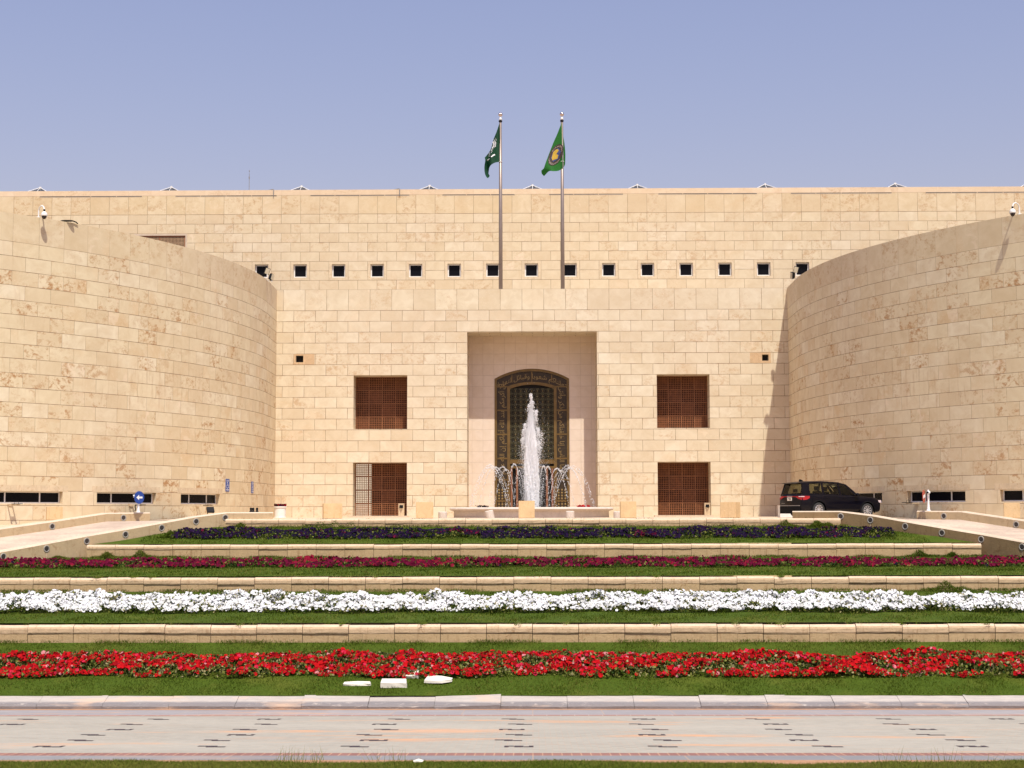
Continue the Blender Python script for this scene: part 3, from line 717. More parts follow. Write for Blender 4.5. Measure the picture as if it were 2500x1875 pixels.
b = MB(); b.box((-80, UY+.003, UZ-.12), (80, UY+.9, UZ-.004)); b.box((-80, UY+.9, 23.0), (80, UY+45, 23.3)); b.box((-80, UY+44, -4.4), (80, UY+45, 23.0)); b.box((-80, UY+.02, -4.4), (-79.5, UY+44, 23)); b.box((79.5, UY+.02, -4.4), (80, UY+44, 23))
b.build('upper_roof', 'plain_stone', BLD)
for i, (x0, x1, z0, z1) in enumerate(UW):
    # stone surround, slightly proud
    b = MB(); e = .205; y = UY-.012; xs0, xs1, zs0, zs1 = x0-e, x1+e, 17.352, 18.738
    for (a0, a1, c0, c1) in ((xs0, x0, zs0, zs1), (x1, xs1, zs0, zs1), (x0, x1, zs0, z0), (x0, x1, z1, zs1)): b.box((a0, y, c0), (a1, UY+.02, c1))
    b.build('window_surround', 'plain_stone', BLD)
    f = MB(); y = UY+.2; w = .095
    f.box((x0, y, z0), (x1, y+.07, z0+w)); f.box((x0, y, z1-w), (x1, y+.07, z1)); f.box((x0, y, z0+w), (x0+w, y+.07, z1-w)); f.box((x1-w, y, z0+w), (x1, y+.07, z1-w))
    fo = f.build('window', 'white', BLD)
    p = MB(); p.box((x0+w, y+.035, z0+w), (x1-w, y+.055, z1-w)); p.build('pane', 'pane', fo)
x0, x1, z0, z1 = VENT
f = MB(); y = UY+.08
for c in (x0+.04, (x0+x1)/2-.1, x1-.04): f.box((c-.04, y-.02, z0), (c+.04, y+.05, z1))
for c in (z0+.04, z1-.04): f.box((x0+.08, y-.018, c-.04), (x1-.08, y+.048, c+.04))
fo = f.build('vent_window', 'wood', BLD)
f = MB()
for k in range(34): x = x0+.1+(x1-x0-.2)*k/33; f.box((x-.017, y, z0+.08), (x+.017, y+.02, z1-.08))
for k in range(13): z = z0+.1+(z1-z0-.2)*k/12; f.box((x0+.08, y-.004, z-.017), (x1-.08, y+.024, z+.017))
M['vent_wood'] = plain('weathered_lattice', (.42, .27, .15), .7)
f.build('lattice', 'vent_wood', fo)
f = MB(); f.box((x0, y+.1, z0), (x1, y+.13, z1)); f.build('vent_backing', 'room', fo)
f = MB(); e = .14
for (a0, a1, c0, c1) in ((x0-e, x0, z0-e, z1+e), (x1, x1+e, z0-e, z1+e), (x0, x1, z1, z1+e), (x0, x1, z0-e, z0)): f.box((a0, UY-.012, c0), (a1, UY+.02, c1))
f.build('window_surround', 'ramp_cap', BLD)
M['slot'] = plain('drain_slot', (.05, .055, .045), .6)
# drain slots below the coping, with a pale sill
SK = [-37.7, -27.6, -17.6, -7.78, .1, 8.1, 17.85, 27.75, 37.8]
for i in range(len(SK)-1):
    a, c = SK[i]+1.25, SK[i+1]-1.2
    if SK[i+1]-SK[i] < 8.5: a, c = SK[i]+1.2, SK[i+1]-1.3
    L = c-a; n = 4 if L > 6.5 else 3; b = MB(); b2 = MB()
    for k in range(n): b.box((a+L*k/n+.03, UY-.005, 23.652), (a+L*(k+1)/n-.03, UY+.02, 23.70))
    b2.box((a, UY-.008, 23.615), (c, UY+.02, 23.650))
    d = b2.build('drain_sill', 'ramp_cap', BLD); b.build('drain_slot', 'slot', d)
# glazed roof pyramids, only their tips showing
M['skyglass'] = glassy('skylight_glass', (.06, .065, .07), .15, .3)
for x in SK:
    b = MB(); c = Vector((x, 116, 0)); hw = 2.6; z0, za = 23.6, 25.22
    cor = [Vector((x-hw, 116-hw, z0)), Vector((x+hw, 116-hw, z0)), Vector((x+hw, 116+hw, z0)), Vector((x-hw, 116+hw, z0))]; ap = Vector((x, 116, za))
    f = MB()
    for k in range(4): f.tube([cor[k], ap], .03, 6); f.tube([(cor[k]+cor[(k+1) % 4])/2, ap], .02, 6); f.tube([cor[k], cor[(k+1) % 4]], .05, 6)
    f.tube([ap-Vector((0, 0, .1)), ap+Vector((0, 0, .06))], .09, 8)
    fo = f.build('skylight', 'white', BLD)
    for k in range(4): b.face([cor[k]-Vector((0, 0, .05)), cor[(k+1) % 4]-Vector((0, 0, .05)), ap-Vector((0, 0, .05))])
    b.build('skylight_glazing', 'skyglass', fo)
# vent pipes on the parapet
for x in (-19.05, -9.72):
    b = MB(); b.tube([(x-.45, UY+.3, UZ+.05), (x, UY+.02, UZ+.06), (x, UY-.05, UZ-.02), (x, UY-.05, UZ-.5)], .03, 6); b.build('drain_pipe', 'grey', BLD)

# the two curved walls
def dpt(s, r, a, z): a = R_(a); return (s*(DCX - (r*math.cos(a) if a < 0 else r - a*.75)), DCY + r*math.sin(a), z)   # runs straight into the front wall
STRIPS = {-1: [(-22.43, -15.07), (-33.69, -26.18), (-44.85, -37.4)], 1: [(-21.85, -14.45), (-33.1, -25.7), (-44.3, -36.85)]}
WZ0, WZ1 = .79, 1.37
WLOC = {}
for s in (-1, 1):
    ST = STRIPS[s]
    cuts = sorted({*np.arange(-150, 8.1, 1.0).tolist(), 7.6, *[a for w in ST for a in w]})
    cuts = [c for c in cuts if c <= 7.6]
    b = MB()
    def uvd(a, z): return (DR*R_(a)*-1 + 300 + .35, z-ZB+70.5)
    def uvdt(a, z): return (DR*R_(a)*-1 + 300 + .35, z-ZB+14.1)
    for a0, a1 in zip(cuts[:-1], cuts[1:]):
        for (z0, z1, mi, f) in ((-4.5, WZ0, 0, uvd), (WZ0, WZ1, 0, uvd), (WZ1, ZB, 0, uvd), (ZB, ZL, 1, uvdt)):
            if z0 == WZ0 and any(w[0] <= a0 and a1 <= w[1] for w in ST): continue
            q = [(a0, z0), (a1, z0), (a1, z1), (a0, z1)]
            if s < 0: pass
            P = [dpt(s, DR, *p) for p in q]; U = [f(*p) for p in q]
            if s < 0: b.face(P, U, mi)
            else: b.face(P[::-1], U[::-1], mi)
        q = [dpt(s, DR, a0, ZL), dpt(s, DR, a1, ZL), dpt(s, DR-.7, a1, ZL), dpt(s, DR-.7, a0, ZL)]
        b.face(q if s < 0 else q[::-1], [(a0, 0), (a1, 0), (a1, .7), (a0, .7)], 1)
        q = [dpt(s, DR-.7, a0, ZL), dpt(s, DR-.7, a1, ZL), dpt(s, DR-.7, a1, 13), dpt(s, DR-.7, a0, 13)]
        b.face(q if s < 0 else q[::-1], None, 1)
    wallo = b.build('curved_wall', ['drum', 'drum_top'], BLD)
    # its flat roof
    b = MB(); pts = [dpt(s, DR-.69, a, 13.2) for a in np.arange(-150, 7.7, 3)] + [(s*90, DCY+4, 13.2), (s*90, 70, 13.2)]
    b.face(pts); b.build('curved_roof', 'roof', BLD)
    for (a0, a1) in ST:
        n = 9; rr = DR-.36
        b = MB()
        def q4(p): b.face(p)
        e = .0
        for k in range(n):
            c, d = a0+(a1-a0)*k/n, a0+(a1-a0)*(k+1)/n
            q4([dpt(s, DR, c, WZ0), dpt(s, DR, d, WZ0), dpt(s, rr, d, WZ0), dpt(s, rr, c, WZ0)])
            q4([dpt(s, DR, c, WZ1), dpt(s, DR, d, WZ1), dpt(s, rr, d, WZ1), dpt(s, rr, c, WZ1)])
        for c in (a0, a1): q4([dpt(s, DR, c, WZ0), dpt(s, rr, c, WZ0), dpt(s, rr, c, WZ1), dpt(s, DR, c, WZ1)])
        rev = b.build('strip_window', 'plain_stone', BLD)
        fr = MB(); pn = MB(); fw = .06
        def arc_box(mb, c, d, z0, z1, r0, r1, nn=4):
            for k in range(nn):
                u, v = c+(d-c)*k/nn, c+(d-c)*(k+1)/nn
                P = [dpt(s, r0, u, z0), dpt(s, r0, v, z0), dpt(s, r0, v, z1), dpt(s, r0, u, z1), dpt(s, r1, u, z0), dpt(s, r1, v, z0), dpt(s, r1, v, z1), dpt(s, r1, u, z1)]
                mb.mesh(P, [(0,1,2,3), (5,4,7,6), (3,2,6,7), (0,4,5,1), (0,3,7,4), (1,5,6,2)])
        da = math.degrees(fw/DR)
        ro, ri = DR-.24, DR-.32
        arc_box(fr, a0+.01, a1-.01, WZ0, WZ0+fw, ro, ri, 6); arc_box(fr, a0+.01, a1-.01, WZ1-fw, WZ1, ro, ri, 6)
        for u in (0, .275, .725, 1):
            c = a0+(a1-a0)*u; c = min(max(c, a0+.01+da/2), a1-.01-da/2); arc_box(fr, c-da/2, c+da/2, WZ0+fw, WZ1-fw, ro, ri, 1)
        arc_box(pn, a0+.02, a1-.02, WZ0+.01, WZ1-.01, DR-.275, DR-.30, 8)
        fo = fr.build('window_frame', 'white', rev); pn.build('pane', 'pane', rev)
        # lintel stones over the opening
        li = MB(); arc_box(li, a0-.55, a1+.55, WZ1+.004, WZ1+.30, DR+.006, DR-.05, 8); li.build('lintel', 'plain_stone', BLD)

# ------------------------------------------------------------------ flagpoles and flags
PY = 105.0
def pole(x, label):
    r = thing('flagpole', label, 'flagpole', (x, PY, 14.0), 'flagpoles on the roof')
    b = MB(); b.tube([(x, PY, 14.0), (x, PY, 20), (x, PY, 27.35)], [.145, .13, .085], 14); b.build('pole', 'steel', r, True)
    b = MB(); b.lathe([(.10, 0), (.13, .03), (.13, .08), (.10, .12)], (x, PY, 27.33), 14); b.build('collar', 'black', r, True)
    b = MB(); b.lathe([(.10, 0), (.10, .1), (.06, .22), (.03, .28)], (x, PY, 27.45), 14); b.build('finial_base', 'white', r, True)
    b = MB(); b.lathe([(.001, -.15)] + [(.15*math.sin(PI*k/10), -.15*math.cos(PI*k/10)) for k in range(1, 10)] + [(.001, .15)], (x, PY, 27.86), 16); b.build('finial', 'ball', r, True)
    b = MB(); b.tube([(x+.12*math.cos(a), PY+.12*math.sin(a), 24.52) for a in np.linspace(0, 6.3, 12)], .018, 5); b.build('halyard_ring', 'white', r)
    return r
pole(-2.12, 'tall steel flagpole flying the plain script flag'); pole(2.15, 'tall steel flagpole flying the round emblem flag')
# picture plane measure at the poles: 6.911*35.76 units per metre, measured from each pole
KF = 1/(6.911*35.5)
def bez(P, u):
    P = [Vector(p) for p in P]; x = u*(len(P)-1); i = min(int(x), len(P)-2); f = x-i
    a, b_, c, d = P[max(i-1, 0)], P[i], P[i+1], P[min(i+2, len(P)-1)]
    return .5*((2*b_)+(c-a)*f+(2*a-5*b_+4*c-d)*f*f+(3*b_-a-3*c+d)*f**3)
def cloth(x0, zref, xref, TOP, BOT, HOI, FLY, dep, nu=26, nv=30):
    """Coons patch between four drawn edges, folded in depth"""
    V = []; F = []
    for j in range(nv+1):
        v = j/nv
        for i in range(nu+1):
            u = i/nu
            p = bez(TOP, u)*(1-v) + bez(BOT, u)*v + bez(HOI, v)*(1-u) + bez(FLY, v)*u - (Vector(TOP[0])*(1-u)*(1-v) + Vector(TOP[-1])*u*(1-v) + Vector(BOT[0])*(1-u)*v + Vector(BOT[-1])*u*v)
            x = x0 + (p.x-xref)*KF; z = zref - p.y*KF
            V.append((x, PY + dep(u, v), z))
    n = nu+1
    F = [(j*n+i, (j+1)*n+i, (j+1)*n+i+1, j*n+i+1) for j in range(nv) for i in range(nu)]
    return V, F
def surf_y(V, x, z, off):
    a = np.array(V); d = (a[:, 0]-x)**2+(a[:, 2]-z)**2; k = np.argsort(d)[:4]; w = 1/(d[k]+1e-5)
    return float((a[k, 1]*w).sum()/w.sum()) - off
def flagmat(name, col):
    t = NT(name); c = t.mix(t.rng(t.noise(t.obj(), 3.), .3, .7), tuple(x*.9 for x in col), col)
    tr = t.n('ShaderNodeBsdfTranslucent'); t.setin(tr, 0, tuple(min(1, x*1.2) for x in col)); ms = t.n('ShaderNodeMixShader'); ms.inputs[0].default_value = .35
    t.fin(c, .75); t.l(t.b.outputs[0], ms.inputs[1]); t.l(tr.outputs[0], ms.inputs[2]); t.l(ms.outputs[0], t.out.inputs[0]); return t.m
M['flag_dark'] = flagmat('dark_green_cloth', (.003, .055, .020)); M['flag_light'] = flagmat('bright_green_cloth', (.012, .15, .012))
ZREF = 28.0 + (100-0)*KF      # y = 100 in the drawn edges is the finial top
x0 = -2.12; xr = 505
V, F = cloth(x0, ZREF, xr, [(490, 285), (440, 430), (390, 580), (340, 740), (236, 885)], [(505, 950), (440, 978), (330, 1045), (300, 1110), (303, 1170), (326, 1230)],
             [(490, 285), (497, 500), (500, 760), (505, 950)], [(236, 885), (246, 940), (232, 1060), (245, 1190), (288, 1262), (326, 1230)],
             lambda u, v: -.10 + .42*math.sin(u*9+v*2.2)*min(1, u*3)*(.4+.6*v) - .1*u)
b = MB(); b.mesh(V, F); fl = b.build('flag', 'flag_dark', None, True)
tag(fl, 'dark green flag with white script and a sword, hanging limp', 'flag', 'flags over the doorway')
# white script and sword lying on the cloth
def on_cloth(V, x0, xr, px, py, off=.02):
    x = x0 + (px-xr)*KF; z = ZREF - py*KF; return (x, surf_y(V, x, z, off), z)
b = MB()
v, f = text2d(shape_ar('لا إله إلا الله'), 1.); v2, f2 = text2d(shape_ar('محمد رسول الله'), 1.)
for (vv, ff, cx, cy) in ((v, f, 396, 650), (v2, f2, 362, 735)):
    b.mesh([on_cloth(V, x0, xr, cx + 58*(x*.31) - 34*z, cy - 100*(x*.385) - 60*z) for x, z in vv], ff)
def stroke(b, pts, w, fn):
    for (p, q) in zip(pts[:-1], pts[1:]):
        d = Vector((q[0]-p[0], q[1]-p[1])); L = d.length or 1; n_ = Vector((-d.y, d.x))/L*w/2
        P = [(p[0]+n_.x, p[1]+n_.y), (p[0]-n_.x, p[1]-n_.y), (q[0]-n_.x, q[1]-n_.y), (q[0]+n_.x, q[1]+n_.y)]; b.face([fn(*a) for a in P])
cl = lambda x, y: on_cloth(V, x0, xr, x, y)
stroke(b, [(380, 590), (405, 600), (425, 650), (420, 700), (395, 715)], 9, cl); stroke(b, [(360, 690), (385, 640), (398, 690), (372, 735), (345, 770), (330, 810), (310, 870)], 10, cl); stroke(b, [(372, 640), (388, 620), (398, 655), (382, 690), (366, 700)], 9, cl)
stroke(b, [(276, 932), (310, 912), (350, 890), (385, 862), (412, 840)], 22, cl)
b.build('script_and_sword', 'sign_white', fl)

x0 = 2.15; xr = 1550
V, F = cloth(x0, ZREF, xr, [(1545, 285), (1470, 480), (1400, 640), (1320, 850), (1262, 1010), (1238, 1080), (1196, 1118)], [(1560, 1072), (1490, 1118), (1400, 1142), (1330, 1136), (1280, 1165), (1241, 1206)],
             [(1545, 285), (1550, 560), (1556, 850), (1560, 1072)], [(1196, 1118), (1203, 1165), (1241, 1206)], lambda u, v: -.14 + .24*math.sin(u*7+v*1.5)*min(1, u*3)*(.25+.75*v) - .1*u)
b = MB(); b.mesh(V, F)
V2, F2 = cloth(x0, ZREF, xr, [(1545, 285), (1556, 380), (1566, 470)], [(1556, 1070), (1585, 1035), (1603, 985)], [(1545, 285), (1550, 560), (1553, 850), (1556, 1070)], [(1566, 470), (1592, 620), (1607, 800), (1603, 985)],
               lambda u, v: -.10 + .35*u, 8, 30)
b.mesh(V2, F2); fl = b.build('flag', 'flag_light', None, True)
tag(fl, 'bright green flag with a round dark emblem around a golden map', 'flag', 'flags over the doorway')
EM = lambda a, c: on_cloth(V, x0, xr, 1442 + 112*a - .36*(190*c), 850 + 190*c, .022)
EM2 = lambda a, c: on_cloth(V, x0, xr, 1442 + 112*a - .36*(190*c), 850 + 190*c, .034)
EM3 = lambda a, c: on_cloth(V, x0, xr, 1442 + 112*a - .36*(190*c), 850 + 190*c, .046)
M['emblem_dark'] = plain('emblem_brown', (.03, .014, .010), .7); M['emblem_gold'] = plain('emblem_gold', (.45, .29, .02), .7); M['emblem_blue'] = plain('emblem_blue', (.03, .045, .14), .7)
b = MB(); n = 32
for k in range(n):
    for r0, r1 in ((.0, .5), (.5, .8), (.8, 1.)):
        a, c = 2*PI*k/n, 2*PI*(k+1)/n; b.face([EM(r0*math.cos(a), r0*math.sin(a)), EM(r1*math.cos(a), r1*math.sin(a)), EM(r1*math.cos(c), r1*math.sin(c)), EM(r0*math.cos(c), r0*math.sin(c))])
e = b.build('emblem', 'emblem_dark', fl)
def hexa(b, r, fn, sub=4):
    P = [(r*math.cos(PI/6+k*PI/3), r*math.sin(PI/6+k*PI/3)) for k in range(6)]
    for k in range(6):
        p, q = P[k], P[(k+1) % 6]; b.face([fn(0, 0), fn(*p), fn((p[0]+q[0])/2, (p[1]+q[1])/2)]); b.face([fn(0, 0), fn((p[0]+q[0])/2, (p[1]+q[1])/2), fn(*q)])
b = MB(); hexa(b, .66, EM2); b.build('emblem_field', 'emblem_blue', e)
b = MB(); mp = [(-.55, -.25), (-.30, -.5), (.02, -.55), (.2, -.42), (.02, -.28), (.1, -.12), (.38, .0), (.42, .3), (.1, .42), (-.2, .52), (-.45, .3), (-.5, .0)]
for p, q in zip(mp, mp[1:]+mp[:1]): b.face([EM3(-.05, 0), EM3(*p), EM3(*q)])
b.build('emblem_map', 'emblem_gold', e)
b = MB()
for body, sgn in (('مجلس التعاون لدول الخليج العربية', 1), ('بسم الله الرحمن الرحيم', -1)):
    v, f = text2d(shape_ar(body), .25); w_ = max(abs(p[0]) for p in v)
    def ring(x, z, sgn=sgn, w_=w_):
        a = x/w_*1.15; r = .83 + (z*.8 if sgn < 0 else -z*.8); return EM2(r*math.sin(a), (r*math.cos(a) if sgn > 0 else -r*math.cos(a)))
    b.mesh([ring(*p) for p in v], f)
M['emblem_letter'] = plain('emblem_letter', (.6, .5, .4), .7); b.build('emblem_lettering', 'emblem_letter', e)

# ------------------------------------------------------------------ fountain
FX, FYY = -.05, 92.0
fo = thing('fountain', 'round marble fountain with a tall white jet before the arched door', 'fountain', (FX, FYY, 0))
b = MB(); b.lathe([(4.62, 0), (4.62, .38), (4.68, .40), (4.84, .43), (4.90, .50), (4.86, .57), (4.76, .60), (4.5, .60), (4.4, .56), (4.4, .2)], (FX, FYY, 0), 72); b.build('basin', 'marble', fo, False)
t = NT('pool_water'); t.bump(t.noise(t.obj(), 6., 4), .8, .05); M['water'] = t.fin((.20, .24, .23), .08)
b = MB(); b.lathe([(4.41, .40), (4.41, .44)], (FX, FYY, 0), 60); b.build('water_surface', 'water', fo)
t = NT('white_water'); M['spray'] = t.fin((.95, .95, .96), .35, **{'Transmission_Weight': .0, 'Specular_IOR_Level': .4}); 
tr = t.n('ShaderNodeBsdfTranslucent'); t.setin(tr, 0, (.96, .96, .97)); ms = t.n('ShaderNodeMixShader'); ms.inputs[0].default_value = .5
t.l(t.b.outputs[0], ms.inputs[1]); t.l(tr.outputs[0], ms.inputs[2]); t.l(ms.outputs[0], t.out.inputs[0])
OCT = np.array([(1,0,0),(-1,0,0),(0,1,0),(0,-1,0),(0,0,1),(0,0,-1)], float); OF = np.array([(0,2,4),(2,1,4),(1,3,4),(3,0,4),(2,0,5),(1,2,5),(3,1,5),(0,3,5)])
def drops(name, P, sx, sz, parent):
    n = len(P); V = P[:, None, :] + OCT[None]*np.stack([sx, sx, sz], 1)[:, None, :]; Fc = (OF[None] + 6*np.arange(n)[:, None, None]).reshape(-1, 3)
    return quads_mesh(name, V.reshape(-1, 3), Fc, [M['spray']], parent=parent)
# central jet: rising core, ragged crown, falling skirt
N = 27000
z = rng.beta(.95, 1.15, N)*6.6 + .35
rad = np.interp(z, [.3, 2.5, 4.2, 5.2, 6.0, 6.5, 7.1], [.50, .53, .48, .36, .19, .09, .03]); ang = rng.uniform(0, 2*PI, N)
g_ = .48 + np.abs(rng.normal(0, .36, N)); r = rad*np.minimum(g_, 2.0)
lob = 1 + .22*np.sin(ang*3+z*1.3) + .12*np.sin(ang*5-z*2.1)
P = np.stack([FX + r*lob*np.cos(ang), FYY + r*lob*np.sin(ang), z], 1)
s_ = rng.uniform(.004, .0115, N)*np.interp(z, [.3, 3, 6.9], [.9, 1., 1.25]); el = rng.uniform(.7, 2.6, N)
tufts = []
for (tx, tz, n) in ((0., 7.05, 140), (.05, 6.6, 240), (-.10, 6.4, 200), (.30, 6.05, 220), (-.36, 5.25, 300), (-.42, 4.9, 260), (.42, 5.0, 260), (.62, 4.7, 60), (-.5, 4.4, 200), (.5, 4.2, 200)):
    tufts.append(np.stack([FX+tx+rng.normal(0, .06, n), FYY+rng.normal(0, .16, n), .35+tz-np.abs(rng.normal(0, .42, n))], 1))
def core_r(z, a): return np.interp(z, [.3, 2.5, 4.2, 5.0, 5.6, 6.1, 6.6, 7.0], [.40, .40, .34, .26, .155, .085, .04, .01])*(1 + .10*math.sin(3*a+z*.9) + .10*math.sin(7*a-z*1.7) + .13*SK_[int(a*40/(2*PI)+.5) % 40] + .10*math.sin(11*a+z*4.1) + random.uniform(-.09, .08))
SK_ = [random.uniform(-1, 1) for _ in range(40)]
b = MB(); zs_ = np.linspace(.35, 7.0, 84); na = 40; V = []
for z_ in zs_:
    for k in range(na): a = 2*PI*k/na; r_k = core_r(z_, a); V.append((FX+r_k*math.cos(a), FYY+r_k*math.sin(a), z_+random.uniform(-.03, .03)))
b.mesh(V, [(i*na+k, i*na+(k+1) % na, (i+1)*na+(k+1) % na, (i+1)*na+k) for i in range(len(zs_)-1) for k in range(na)]); b.build('water_core', 'spray', fo)
T = np.concatenate(tufts); mist = rng.normal(0, 1, (3500, 3))*np.array([.40, .40, 1.5]) + np.array([FX+.12, FYY, 3.0]); mist = mist[mist[:, 2] > .5]
PA = np.concatenate([P, T, mist]); nn = len(PA)
sx = np.concatenate([s_, rng.uniform(.007, .024, len(T)), rng.uniform(.004, .008, len(mist))]); sz = np.concatenate([s_*el, rng.uniform(.012, .06, len(T)), rng.uniform(.008, .03, len(mist))])
drops('water_jet', PA, sx, sz, fo)
# ring of small arching jets
K = 18
for k in range(K):
    a = 2*PI*(k+.35)/K; hgt = 3.0 + random.uniform(-.18, .12); r0, r1 = 1.35+random.uniform(-.1, .1), 3.85+random.uniform(-.2, .15)
    pts = []; n = 190
    u = rng.beta(.9, .9, n) if k % 3 else rng.uniform(0, 1, n); u = np.clip(u, 0, 1)
    rr = r0 + (r1-r0)*(u**.9); zz_ = .45 + (hgt-.45)*(1-(2*u**.85-1)**2)
    spread = .008 + .03*u
    P = np.stack([FX+rr*math.cos(a)+rng.normal(0, 1, n)*spread, FYY+rr*math.sin(a)+rng.normal(0, 1, n)*spread, zz_ + rng.normal(0, 1, n)*.02], 1)
    sx = rng.uniform(.006, .0145, n); drops('water_arc', P, sx, sx*rng.uniform(1.2, 5., n), fo)
# nozzle ring
b = MB(); b.lathe([(.5, .3), (.5, .48), (.12, .55), (.12, .3)], (FX, FYY, 0), 16); b.build('nozzle', 'steel', fo)

# ------------------------------------------------------------------ stone blocks, bollards, planters, bins
def stone_block(px, y, w, h, rot, label, z=0.):
    x = px*y; b = MB(); m = Matrix.Translation((x, y, z)) @ Matrix.Rotation(rot, 4, 'Z')
    bm = bmesh.new(); bmesh.ops.create_cube(bm, size=1); bmesh.ops.scale(bm, vec=(w, w, h), verts=bm.verts); bmesh.ops.translate(bm, vec=(0, 0, h/2), verts=bm.verts)
    bmesh.ops.bevel(bm, geom=bm.edges[:], offset=.018, segments=2, affect='EDGES'); bm.transform(m)
    bm.verts.ensure_lookup_table(); b.mesh([v.co[:] for v in bm.verts], [[v.index for v in f.verts] for f in bm.faces], 0, random.random()); bm.free()
    o = b.build('stone_block', 'block', None, False, (x, y, z)); return tag(o, label, 'block', 'pale stone blocks on the terrace')
PX = lambda p: (p-1298)/3755.
stone_block(PX(811), 82, .99, .80, .18, 'pale stone block between the round planter and the lattice door with the bright court')
stone_block(PX(1036), 82, .92, .86, .08, 'pale stone block between the lattice door with the bright court and the fountain')
stone_block(PX(1284.5), 83.5, .87, .93, .0, 'golden stone block standing straight before the white jet')
stone_block(PX(1531), 82, .84, .87, -.02, 'veined stone block between the fountain and the unlit lattice door')
stone_block(PX(1779), 82, .86, .82, -.42, 'pale stone block with one dark side, by the edge of the wall shadow')
stone_block(PX(131), 72, .72, .62, .35, 'small stone block behind the ramp parapet below the sunlit curved wall')
stone_block(PX(2460), 72, .72, .70, -.3, 'small stone block behind the ramp parapet below the shaded curved wall')
def bollard(px, y, h, tilt, label):
    x = px*y; b = MB(); m = Matrix.Rotation(tilt, 4, 'Y'); b.lathe([(.235, -.05), (.235, h-.05), (.215, h-.01), (.19, h)], (x, y, 0), 22, 0, m)
    o = b.build('stone_bollard', 'marble', None, False, (x, y, 0)); tag(o, label, 'bollard', 'short round stone bollards by the fountain')
bollard(PX(1080), 83, .36, 0, 'short round stone bollard beside the basin, next to a pale block without veins')
bollard(PX(1196), 83, .42, -.2, 'leaning round stone bollard in front of the basin')
bollard(PX(1390), 83, .38, 0, 'upright round stone bollard standing in front of the basin wall')
bollard(PX(1506), 84, .36, 0, 'short round stone bollard half hidden behind the veined block')

def petal_cluster(center, rx, ry, hz, n, mats, sz=.05, parent=None, name='flowers'):
    c = np.array(center); a = rng.uniform(0, 2*PI, n); r = np.sqrt(rng.uniform(0, 1, n))
    P = c + np.stack([rx*r*np.cos(a), ry*r*np.sin(a), hz*rng.uniform(0, 1, n)], 1)
    N_ = rng.normal(0, .5, (n, 3)) + np.array([0, -.5, .8]); N_ /= np.linalg.norm(N_, axis=1)[:, None]
    ax = np.cross(N_, np.array([.3, 1., .1])); ax /= np.linalg.norm(ax, axis=1)[:, None]; ay = np.cross(N_, ax)
    k = 6; th = 2*PI*np.arange(k)/k; s = sz*rng.uniform(.7, 1.2, n)
    V = P[:, None, :] + s[:, None, None]*(np.cos(th)[None, :, None]*ax[:, None, :] + np.sin(th)[None, :, None]*ay[:, None, :])
    return quads_mesh(name, V.reshape(-1, 3), np.arange(n*k).reshape(n, k), [M[m] for m in mats], rng.integers(0, len(mats), n), parent=parent)
for nm, c in (('red_petal', (.50, .006, .010)), ('deep_red_petal', (.30, .004, .007)), ('pink_petal', (.56, .022, .06)), ('pale_pink_petal', (.62, .25, .25)), ('white_petal', (.80, .80, .80)), ('cream_petal', (.66, .66, .62)),
              ('magenta_petal', (.135, .004, .030)), ('wine_petal', (.085, .003, .018)), ('rose_petal', (.24, .008, .03)), ('purple_petal', (.020, .006, .040)), ('violet_petal', (.010, .005, .024)), ('plum_petal', (.035, .005, .022)),
              ('leaf_green', (.06, .085, .010)), ('leaf_light', (.19, .20, .045)), ('leaf_dark', (.025, .05, .010)), ('straw', (.34, .30, .14))):
    t = NT(nm); tr = t.n('ShaderNodeBsdfTranslucent'); t.setin(tr, 0, c); ms = t.n('ShaderNodeMixShader'); ms.inputs[0].default_value = .25
    nz = t.noise(t.obj(), 9., 2); t.fin(t.mix(t.rng(nz, .3, .7), tuple(x*.8 for x in c), tuple(min(.9, x*1.15) for x in c)), .85, Specular_IOR_Level=.1)
    t.l(t.b.outputs[0], ms.inputs[1]); t.l(tr.outputs[0], ms.inputs[2]); t.l(ms.outputs[0], t.out.inputs[0]); M[nm] = t.m
r = thing('planter', 'round white planter of dark red flowers in the corner by the sunlit curved wall', 'planter', (PX(683.5)*95, 95, 0))
x = PX(683.5)*95
b = MB(); b.lathe([(.36, 0), (.37, .02), (.345, .05), (.36, .62), (.40, .63), (.40, .70), (.36, .70), (.34, .62)], (x, 95, 0), 28); b.build('pot', 'white', r, False)
petal_cluster((x, 95, .70), .37, .37, .14, 260, ['wine_petal', 'leaf_dark', 'plum_petal', 'deep_red_petal'], .05, r)
x = PX(1919)*86; r = thing('planter', 'white box planter standing behind the rear of the car', 'planter', (x, 86, 0))
b = MB(); b.box((x-.5, 85.6, 0), (x+.6, 86.4, .62)); b.box((x-.52, 85.58, .62), (x+.62, 86.42, .66)); b.build('box', 'white', r)
petal_cluster((x, 86, .66), .45, .35, .1, 200, ['leaf_dark', 'plum_petal'], .06, r)
for px, n, mats, lab in ((1255+168, 260, ['red_petal', 'deep_red_petal'], 'bowl of bright red flowers behind the fountain rim'), (1177, 120, ['leaf_dark', 'plum_petal', 'black'], 'bowl of dark wilted flowers behind the fountain rim')):
    y = 97.3; x = PX(px)*y; r = thing('planter', lab, 'planter', (x, y, 0), None)
    b = MB(); b.lathe([(.30, 0), (.30, .05), (.42, .45), (.46, .52), (.40, .52), (.36, .46)], (x, y, 0), 22); b.build('pot', 'marble', r)
    petal_cluster((x, y, .54), .42, .35, .20, n, mats, .05, r)
